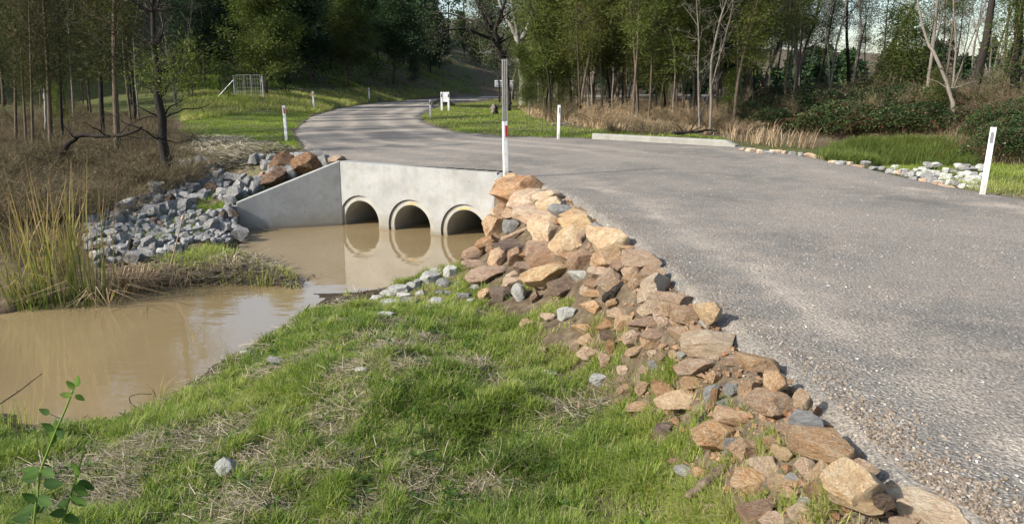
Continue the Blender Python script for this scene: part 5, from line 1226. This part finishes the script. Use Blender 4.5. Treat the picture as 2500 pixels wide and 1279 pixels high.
# ---- foreground bramble shoot with toothed leaves
def shoot(label, pts, leaves, D, seed):
    g = np.random.default_rng(seed); W_ = [atD(a, b, D+dd) for a, b, dd in pts]; base = W_[0]
    gz = tz(base.x, base.y); root = empty('bramble_shoot', (base.x, base.y, gz)); tag(root, label, 'plant')
    O = Vector((base.x, base.y, gz)); C = [Vector((0, 0, -.03))]+[q-O for q in W_]
    Cn = np.array([tuple(q) for q in C]); n = 30; t = np.linspace(0, 1, n); s_ = np.linspace(0, 1, len(C)); P3 = np.stack([np.interp(t, s_, Cn[:, k]) for k in range(3)], 1); P3[1:-1] = (P3[:-2]+2*P3[1:-1]+P3[2:])/4
    mb = MB(); mb.tube(P3, np.linspace(.0062, .0035, n), 7, .85)
    for i in range(34):
        j = g.integers(1, n-1); d_ = unit(g.normal(size=3)*np.array([1, 1, .2])); mb.tube([P3[j], P3[j]+d_*.011], [.0015, .0003], 3, .95, caps=False)
    mb.build('stem', 'freshleaf', root, True)
    for (px, py, dx, dy, L, tint) in leaves:
        c = np.array(tuple(atD(px, py, D+g.uniform(-.04, .04))-O)); d_ = unit(np.array([dx, g.uniform(-.35, .35), -dy])); sdv = unit(np.cross(d_, np.array([g.uniform(-.3, .3), -1, g.uniform(.2, .9)]))); nn = np.cross(d_, sdv)
        k = 19; L *= .95; u = np.linspace(0, 1, k); wd = .50*np.sin(np.pi*u**.72)**.8*L*.5*(1+.24*(np.arange(k) % 2)); wd[-1] = 0; wd[0] = .02*L
        mid = c+np.outer(u*L, d_)-np.outer(.18*L*u**2, nn); l_ = mid+np.outer(wd, sdv)+np.outer(.16*wd, nn); r_ = mid-np.outer(wd, sdv)+np.outer(.16*wd, nn)
        V = np.vstack([mid, l_, r_]); Q = [(i, i+1, k+i+1, k+i) for i in range(k-1)]+[(i+1, i, 2*k+i, 2*k+i+1) for i in range(k-1)]
        m2 = MB(); tt = np.full(3*k, tint); tt[:k] += .12; m2.add(V, Q, None, tt)
        j = np.argmin(((P3-c)**2).sum(1)); m2.tube([P3[j], c], [.0018, .0012], 4, .8, caps=False); m2.build('leaf', 'freshleaf', root, True)
shoot('tall prickly bramble shoot with toothed leaves at the bottom left corner', [(80,1300,0),(98,1150,0),(133,1060,0),(160,1000,0),(183,940,.02)],
      [(95,1155,-1,-.1,.085,.3),(95,1150,-.8,.35,.08,.25),(100,1148,.8,.2,.08,.3),(90,1165,-1,.3,.075,.25),(135,1055,.1,-1,.055,.5),(130,1052,-.6,-.6,.06,.35),(128,1050,-.1,1,.07,.45),(140,1045,.5,.7,.06,.3),(120,1010,-.9,-.3,.05,.3),(180,950,-.4,-.8,.05,.75),(184,945,.3,-1,.055,.8),(176,965,-.9,-.1,.05,.7),(184,965,.4,.5,.045,.75),
       (85,1235,-.7,.4,.08,.25),(88,1225,-.6,-.5,.07,.4),(85,1245,.8,-.3,.08,.25),(92,1215,.9,.3,.085,.2),(72,1262,-1,.2,.08,.2),(105,1180,.9,.1,.09,.2)], 3.0, 1)
shoot('shorter bramble shoot right of the tall prickly one', [(146,1300,0),(165,1230,0),(187,1165,0),(205,1100,0)],
      [(187,1165,.1,-1,.06,.6),(190,1150,-.5,-.7,.05,.5),(192,1175,.5,.6,.075,.25),(180,1185,.7,.9,.08,.25),(172,1215,.9,.4,.085,.22),(165,1225,-.7,.4,.07,.3),(205,1105,-.2,-1,.03,.8),(155,1260,.6,.5,.08,.2),(160,1250,-.8,.2,.08,.2)], 3.05, 2)

# ================================================================ GRASS, STRAW, LOOSE STONES (nobody could count them)
def in_water(x, y, z): return z < ZW+.012
def sample_area(n, pxpoly, dist_pow=1.0):
    """points on the ground, thinning out with distance from the path the photo was taken from"""
    poly = np.array(pxpoly, float)
    W_ = []
    for a, b in pxpoly:
        for zz in (-1.3, .2, 1.2):
            r = ray(a, b); t = (zz-H)/r[2] if r[2] < -.002 else 999; t = min(t, 115.0); W_.append((r[0]*t, r[1]*t))
    W_ = np.array(W_); x0, y0 = W_.min(0)-.4; x1, y1 = W_.max(0)+.4; y0 = max(y0, 1.8)
    out = []; tot = 0
    while tot < n:
        m_ = n*3; x = nr.uniform(x0, x1, m_); y = nr.uniform(y0, y1, m_)
        k = nr.random(m_) < (y0/np.maximum(y, y0))**dist_pow if y0 > 0 else np.ones(m_, bool); x, y = x[k], y[k]
        z = tzg(x, y); zz = z-H; f = y*math.cos(TH)-zz*math.sin(TH); u = y*math.sin(TH)+zz*math.cos(TH)
        px, py = 1250+F*x/f, 640-F*u/f; k = sdist(poly, px, py) < 0
        out.append(np.stack([x[k], y[k], z[k]], 1)); tot += k.sum()
        if k.sum() < m_*.0008: break
    return np.vstack(out)[:n]
_SB = [(960,900,.32),(1010,960,.26),(860,960,.34),(820,1040,.3),(900,840,.3),(1040,840,.25),(740,1150,.26),(820,1160,.2),(350,1060,.45),(520,1040,.4),(640,1100,.3),(1150,930,.3),(1250,990,.22),(1380,1040,.25),(1480,1040,.16),(620,1240,.3),(900,1250,.2),(1010,1190,.22),(1180,1200,.15),(150,1100,.4),(1560,960,.12),(760,860,.25),(650,880,.2),(1080,780,.22),(240,1180,.35),(820,760,.18),(950,790,.25)]
_SBW = [(*P(a, b, -.9), r_) for a, b, r_ in _SB]
def strawmask(x, y):
    m_ = np.zeros(np.shape(x))
    for a, b, r_ in _SBW: m_ = np.maximum(m_, np.exp(-(((x-a)**2+((y-b)*.8)**2)/(r_*.95)**2)))
    return np.clip(m_*(.55+.9*fbm(x*4, y*4, 66)), 0, 1)
def keep_grass_off(x, y): return sstep(.35, .75, strawmask(x, y))
ROCKXY = [(o.location.x, o.location.y, max(o.scale.x, o.scale.y)) for o in COL.objects if o.name.startswith('rock') and o.get('category') == 'rock' and o.location.y < 14]
def on_rock(x, y):
    k = np.zeros(len(x), bool)
    for a, b, w_ in ROCKXY:
        dl = math.hypot(a, b); ca, cb = a-a/dl*w_*.22, b-b/dl*w_*.22
        k |= (x-ca)**2+(y-cb)**2 < (w_*.52)**2
    return k
def grass_fore():
    mb = MB()
    A = sample_area(330000, [(-120,1330),(-120,1010),(250,1000),(350,985),(480,935),(560,878),(640,826),(740,765),(870,708),(1000,676),(1130,632),(1200,640),(1300,690),(1450,760),(1600,860),(1720,930),(1850,1030),(1960,1120),(2060,1200),(2200,1330)], 1.2)
    x, y, z = A.T; dr = sdist(ROAD, x, y)
    cl = fbm(x*2.6, y*2.6, 61); cl2 = fbm(x*.9, y*.9, 62); fine = vnoise(x*9, y*9, 63)
    P_px = 1250+F*x/(y*math.cos(TH)-(z-H)*math.sin(TH)); 
    band = 1-sstep(.2, 1.6+.3*(y > 7), dr)                      # among the rocks: lush tufts with bare soil between
    straw = keep_grass_off(x, y)*(1-band*.6)
    pden = (.2+.65*sstep(.35, .6, cl))*(1-.72*straw); pden = np.where(band > .3, np.maximum(sstep(.42, .6, cl)*.95, .34*(y < 6)*(dr > .35)), pden)
    k = (nr.random(len(x)) < pden) & (z > ZW+.012+.07*fbm(x*3, y*3, 67)) & (dr > .22)
    k &= ~(on_rock(x, y) & (nr.random(len(x)) < .93))
    x, y, z, cl, cl2, band, straw, fine, dr = [q[k] for q in (x, y, z, cl, cl2, band, straw, fine, dr)]; n = len(x)
    L = (.045+.06*cl+.05*nr.random(n))*(1+.3*band*sstep(.5, .7, cl))*(1-.25*band*(y < 6))*(1-.35*straw); L *= .72+.75*sstep(.35, .8, vnoise(x*5.5, y*5.5, 65))
    dist = np.hypot(x, y); W_ = .0042*(1+.10*dist)*nr.uniform(.7, 1.3, n)
    tint = np.clip(.33+.7*(cl2-.5)+.24*band+.14*nr.normal(size=n)+.25*(fine-.5)+.2*sstep(7.5, 11, y), 0, 1); dead = nr.random(n) < .10+.35*straw; tint = np.where(dead, nr.uniform(.8, 1, n), tint)
    mb.blades(np.stack([x, y, z-.012], 1), nr.uniform(0, 6.28, n), L, W_, np.clip(nr.normal(.5, .28, n), 0, 1.3), tint, .3)
    tag(mb.build('grass', 'grass'), 'fresh green grass covering the near creek bank', 'grass', kind='stuff')
    print('fore blades', n)
grass_fore()
def grass_patch(name, label, polys, n, L, W, tint, mt='grass', dens_sc=1.2, lo=.35, hi=.6, bend=.45, pw=1.0, roadgap=.25):
    mb = MB()
    for poly in polys:
        A = sample_area(n, poly, pw); x, y, z = A.T; cl = fbm(x*dens_sc, y*dens_sc, 71); dr = sdist(ROAD, x, y)
        k = (nr.random(len(x)) < .15+.85*sstep(lo, hi, cl)) & (z > ZW+.003) & (dr > roadgap)
        x, y, z, cl = x[k], y[k], z[k], cl[k]; m_ = len(x); 
        if not m_: continue
        t2 = fbm(x*.7, y*.7, 73)
        mb.blades(np.stack([x, y, z-.02], 1), nr.uniform(0, 6.28, m_), nr.uniform(L[0], L[1], m_)*(.6+.8*cl), W*nr.uniform(.7, 1.3, m_), np.clip(nr.normal(bend, .25, m_), 0, 1.3), np.clip(tint+.5*(t2-.5)+.1*nr.normal(size=m_), 0, 1), .3)
    return tag(mb.build(name, mt), label, 'grass', kind='stuff')
grass_patch('grass', 'green grass field left of the road behind the culvert', [[(440,395),(440,300),(500,258),(720,262),(760,285),(735,330),(760,375),(700,400),(560,420)]], 42000, (.05, .13), .014, .42)
grass_patch('grass', 'green roadside grass inside the far bend', [[(1010,295),(1070,262),(1230,243),(1320,270),(1500,300),(1660,325),(1790,345),(1500,345),(1250,338),(1100,325)]], 42000, (.06, .15), .018, .5)
grass_patch('grass', 'rough tall dry grass on the bank above the far road', [[(440,300),(450,225),(700,228),(900,215),(1100,222),(1080,235),(900,258),(760,280),(640,270)]], 26000, (.15, .4), .03, .85, lo=.3, hi=.5)
grass_patch('grass', 'grass on the shaded hillside', [[(430,225),(450,130),(900,130),(1150,190),(1180,232),(1000,222),(800,215)]], 22000, (.15, .35), .05, .25)
grass_patch('tall_grass', 'lush tall green grass filling the hollow across the road', [[(1990,395),(2040,360),(2160,345),(2300,345),(2380,380),(2380,415),(2200,408),(2080,402)]], 30000, (.12, .42), .012, .3, 'tallgrass', lo=.2, hi=.4, roadgap=.1)
grass_patch('grass', 'green grass on the verge by the leaning guide post', [[(2150,412),(2400,405),(2560,405),(2620,500),(2500,492),(2350,465)]], 30000, (.06, .16), .009, .52, lo=.2, hi=.4)
grass_patch('grass', 'grass between the grey rubble rocks', [[(540,400),(650,390),(700,400),(640,430),(560,440)],[(470,480),(545,480),(550,530),(480,530)],[(330,560),(470,550),(480,580),(350,600)],[(240,560),(340,510),(440,470),(520,440),(560,480),(540,560),(420,600),(260,620)]], 7000, (.08, .2), .009, .5, lo=.2, hi=.35)
grass_patch('grass', 'weedy green growth on the mud spit', [[(300,720),(350,640),(480,600),(600,600),(700,640),(760,700),(600,700),(450,702)]], 9000, (.06, .2), .008, .5, lo=.42, hi=.6)
grass_patch('dry_grass', 'brown dry grass under the left trees', [[(-80,600),(-80,300),(200,280),(430,300),(440,420),(330,500),(220,560),(160,700)]], 60000, (.15, .45), .006, .45, 'drybush', lo=.25, hi=.45)
grass_patch('dry_grass', 'straw-coloured dry grass under the right saplings', [[(1260,262),(1500,255),(1790,262),(1810,330),(1700,330),(1450,318),(1300,290)]], 46000, (.15, .4), .022, .6, 'dryreed', lo=.3, hi=.5)
grass_patch('dry_grass', 'brown leaf litter and dry grass on the far right bank', [[(1820,300),(1850,240),(2600,220),(2600,420),(2380,400),(2250,330),(2000,330)]], 30000, (.15, .45), .022, .4, 'drybush', lo=.3, hi=.5)

def straws(name, label, poly, n, L, W, seed, mask=True, tint=.6):
    A = sample_area(n*3 if mask else n, poly, 1.0); x, y, z = A.T
    g = np.random.default_rng(seed)
    if mask:
        k = g.random(len(x)) < strawmask(x, y)**1.3*1.0+.05; x, y, z = x[k][:n], y[k][:n], z[k][:n]
    k = z > ZW-.0; x, y, z = x[k], y[k], z[k]; m_ = len(x); az = g.normal(0, 1.0, m_)+fbm(x*.8, y*.8, 5)*6
    D_ = unit(np.stack([np.cos(az), np.sin(az), g.normal(0, .16, m_)], 1)); up = np.array([0, 0, 1.]); Sd = unit(np.cross(D_, up+g.normal(size=(m_, 3))*.3))
    B = np.stack([x, y, z+g.uniform(.01, .05, m_)], 1); Ls = g.uniform(.3, 1, m_)**1.5*(L[1]-L[0])+L[0]
    mb = MB(); e = B+D_*Ls[:, None]; w_ = (W*g.uniform(.6, 1.3, m_))[:, None]*.5
    V = np.stack([B-Sd*w_, B+Sd*w_, e+Sd*w_*.7, e-Sd*w_*.7], 1).reshape(-1, 3); mb.add(V, np.arange(4*m_).reshape(-1, 4), None, np.repeat(np.clip(g.normal(tint, .22, m_), 0, 1), 4))
    tag(mb.build(name, 'straw'), label, 'straw', kind='stuff')
NEARB = [(-120,1330),(-120,1020),(340,1000),(560,890),(740,780),(900,720),(1100,700),(1300,800),(1450,900),(1550,1100),(1600,1330)]
straws('straw', 'dry straw and twigs lying over the near bank grass', NEARB, 15000, (.03, .19), .0042, 3, True, .48)
straws('straw', 'dry straw lying on the left verge above the rubble', [(430,425),(430,335),(560,335),(700,358),(770,385),(640,400),(520,425)], 14000, (.1, .35), .017, 4, False, .66)
straws('straw', 'washed-up reed straw on the mud spit', [(260,720),(350,640),(560,620),(720,650),(780,700),(600,705),(400,705)], 5200, (.08, .38), .010, 5, False, .5)

def stones(name, label, cat, pts_fn, n, s0, s1, mt, seed, tint=(.5, .2), sink=.25):
    g = np.random.default_rng(seed); X, Y, Z = pts_fn(n, g); n = len(X)
    base = unit(np.array([[1,0,0],[-1,0,0],[0,1,0],[0,-1,0],[0,0,1],[0,0,-1],[.7,.7,.5],[-.7,.6,.5]], float)); base = base[:6]
    V = base[None]*g.uniform(.55, 1.2, (n, 6, 1)); sc = (s0+(s1-s0)*g.random(n)**3)[:, None, None]*.5; V = V*sc*np.array([1, 1, .7])
    a = g.uniform(0, 6.28, n); c, s_ = np.cos(a), np.sin(a); Rm = np.zeros((n, 3, 3)); Rm[:, 0, 0] = c; Rm[:, 0, 1] = -s_; Rm[:, 1, 0] = s_; Rm[:, 1, 1] = c; Rm[:, 2, 2] = 1
    tl = g.normal(0, .5, (n, 2)); Rx = np.zeros((n, 3, 3)); Rx[:, 0, 0] = 1; Rx[:, 1, 1] = np.cos(tl[:, 0]); Rx[:, 1, 2] = -np.sin(tl[:, 0]); Rx[:, 2, 1] = np.sin(tl[:, 0]); Rx[:, 2, 2] = np.cos(tl[:, 0])
    V = np.einsum('nij,nkj->nki', Rm@Rx, V)+np.stack([X, Y, Z+sc[:, 0, 0]*.7*(1-sink*2)], 1)[:, None]
    fT = np.array([(0,2,4),(2,1,4),(1,3,4),(3,0,4),(2,0,5),(1,2,5),(3,1,5),(0,3,5)]); T = (np.arange(n)[:, None, None]*6+fT[None]).reshape(-1, 3)
    me = np_mesh(name, V.reshape(-1, 3), None, T, False, np.repeat(np.clip(g.normal(tint[0], tint[1], n), 0, 1), 6)); return tag(link_mesh(name, me, mt), label, cat, kind='stuff')
def road_pts(n, g):
    y = 1.6*np.exp(g.uniform(0, math.log(18/1.6), n*2)); x = g.uniform(0, 1, n*2)*(y*.72+1)+0.2; dr = sdist(ROAD, x, y)
    cl = fbm(x*1.1, y*.7, 81); k = (dr < 0) & (g.random(n*2) < np.where(dr > -.5, .5, .12+.75*sstep(.45, .65, cl))); x, y = x[k][:n], y[k][:n]
    return x, y, np.full(len(x), .012)+.02*(fbm(x*.5, y*.5, 31)-.5)
stones('loose_gravel', 'loose gravel chips strewn over the near road', 'gravel', road_pts, 26000, .005, .022, 'gravel', 5, (.5, .22))
def edge_pts(n, g):
    i = g.integers(1, 16, n*3); a = ROAD[i]; b = ROAD[i+1]; t = g.random((n*3, 1)); q = a+(b-a)*t; d_ = unit(b-a); nn = np.stack([-d_[:, 1], d_[:, 0]], 1); off = g.normal(-.05, .12, (n*3, 1))-np.abs(g.normal(0, .1, (n*3, 1)))*0; q = q+nn*off
    x, y = q.T; k = (y > 1.6) & (y < 13.3); x, y = x[k][:n], y[k][:n]; z = np.maximum(tzg(x, y), np.where(sdist(ROAD, x, y) < 0, .0, -9)); return x, y, z
stones('soil_clods', 'crumbly brown clods and gravel along the road shoulder above the rocks', 'soil', edge_pts, 26000, .007, .034, 'clod', 6, (.5, .25), .1)
def slab_pts(n, g):
    q = onground(2010, 1100); a = g.uniform(0, 6.28, n); r_ = .17*np.sqrt(g.random(n)); return q.x+.06+r_*np.cos(a), q.y+.04+r_*np.sin(a)*.7, np.full(n, q.z+.12)


def band_pts(n, g):
    i = g.integers(4, 17, n*6); a = ROAD[i]; b = ROAD[i+1]; q = a+(b-a)*g.random((n*6, 1))+g.normal(0, .45, (n*6, 2))
    x, y = q.T; dr = sdist(ROAD, x, y); k = (dr > .08) & (dr < .35+.75*g.random(n*6)**1.5) & (y < 13.6) & (x < 3); x, y = x[k][:n], y[k][:n]; return x, y, tzg(x, y)
stones('stone_chips', 'small tan stone chips filling the gaps between the sandstone rocks', 'stones', band_pts, 2000, .015, .085, 'rock_brown', 8, (.5, .2), .15)
def spit_pts(n, g):
    A = sample_area(n, [(300,725),(380,690),(560,680),(690,690),(790,705),(700,715),(600,712)], 0); x, y, z = A.T; return x, y, np.maximum(z, ZW+.002)
stones('floating_debris', 'small bits of bark and mud along the spit waterline', 'debris', spit_pts, 700, .006, .035, 'bark_dark', 9, (.5, .2), .3)

def weeds():
    g = np.random.default_rng(12); A = sample_area(420, NEARB, .8); mb = MB()
    for x, y, z in A:
        if z < ZW+.03: continue
        k = g.integers(6, 13); a = np.arange(k)*2.4+g.uniform(0, 6); r_ = g.uniform(.35, 1.0)
        D_ = unit(np.stack([np.cos(a), np.sin(a), g.uniform(.15, .9, k)], 1)); Sd = unit(np.cross(D_, np.array([0, 0, 1.]))+g.normal(size=(k, 3))*.15)
        B = np.array([x, y, z+.015])+D_*.01+np.array([0, 0, 1])*g.uniform(0, .05, (k, 1)); mb.leaves(B, D_, Sd, g.uniform(.025, .055, k)*r_*1.4, g.uniform(.012, .022, k)*r_*1.3, np.clip(g.normal(.35, .15, k), 0, 1))
    tag(mb.build('weeds', 'freshleaf'), 'low broadleaf weeds dotted through the near bank grass', 'weeds', kind='stuff')
weeds()
def margin_pts(n, g):
    A = sample_area(n*8, [(200,1030),(340,985),(480,930),(560,872),(640,820),(740,762),(870,706),(1000,670),(1020,690),(880,735),(760,800),(660,860),(580,920),(500,975),(360,1030),(220,1060)], 0); x, y, z = A.T
    k = (z > ZW-.01) & (z < ZW+.09); return x[k][:n], y[k][:n], z[k][:n]
stones('margin_debris', 'dark bits of bark, mud and pebbles along the near waterline', 'debris', margin_pts, 1500, .006, .045, 'rock_soil', 19, (.5, .2), .2)
straws('straw', 'washed-up straw along the near waterline', [(340,990),(560,878),(740,768),(870,712),(890,730),(760,795),(600,885),(400,1000)], 900, (.04, .2), .006, 21, False, .45)
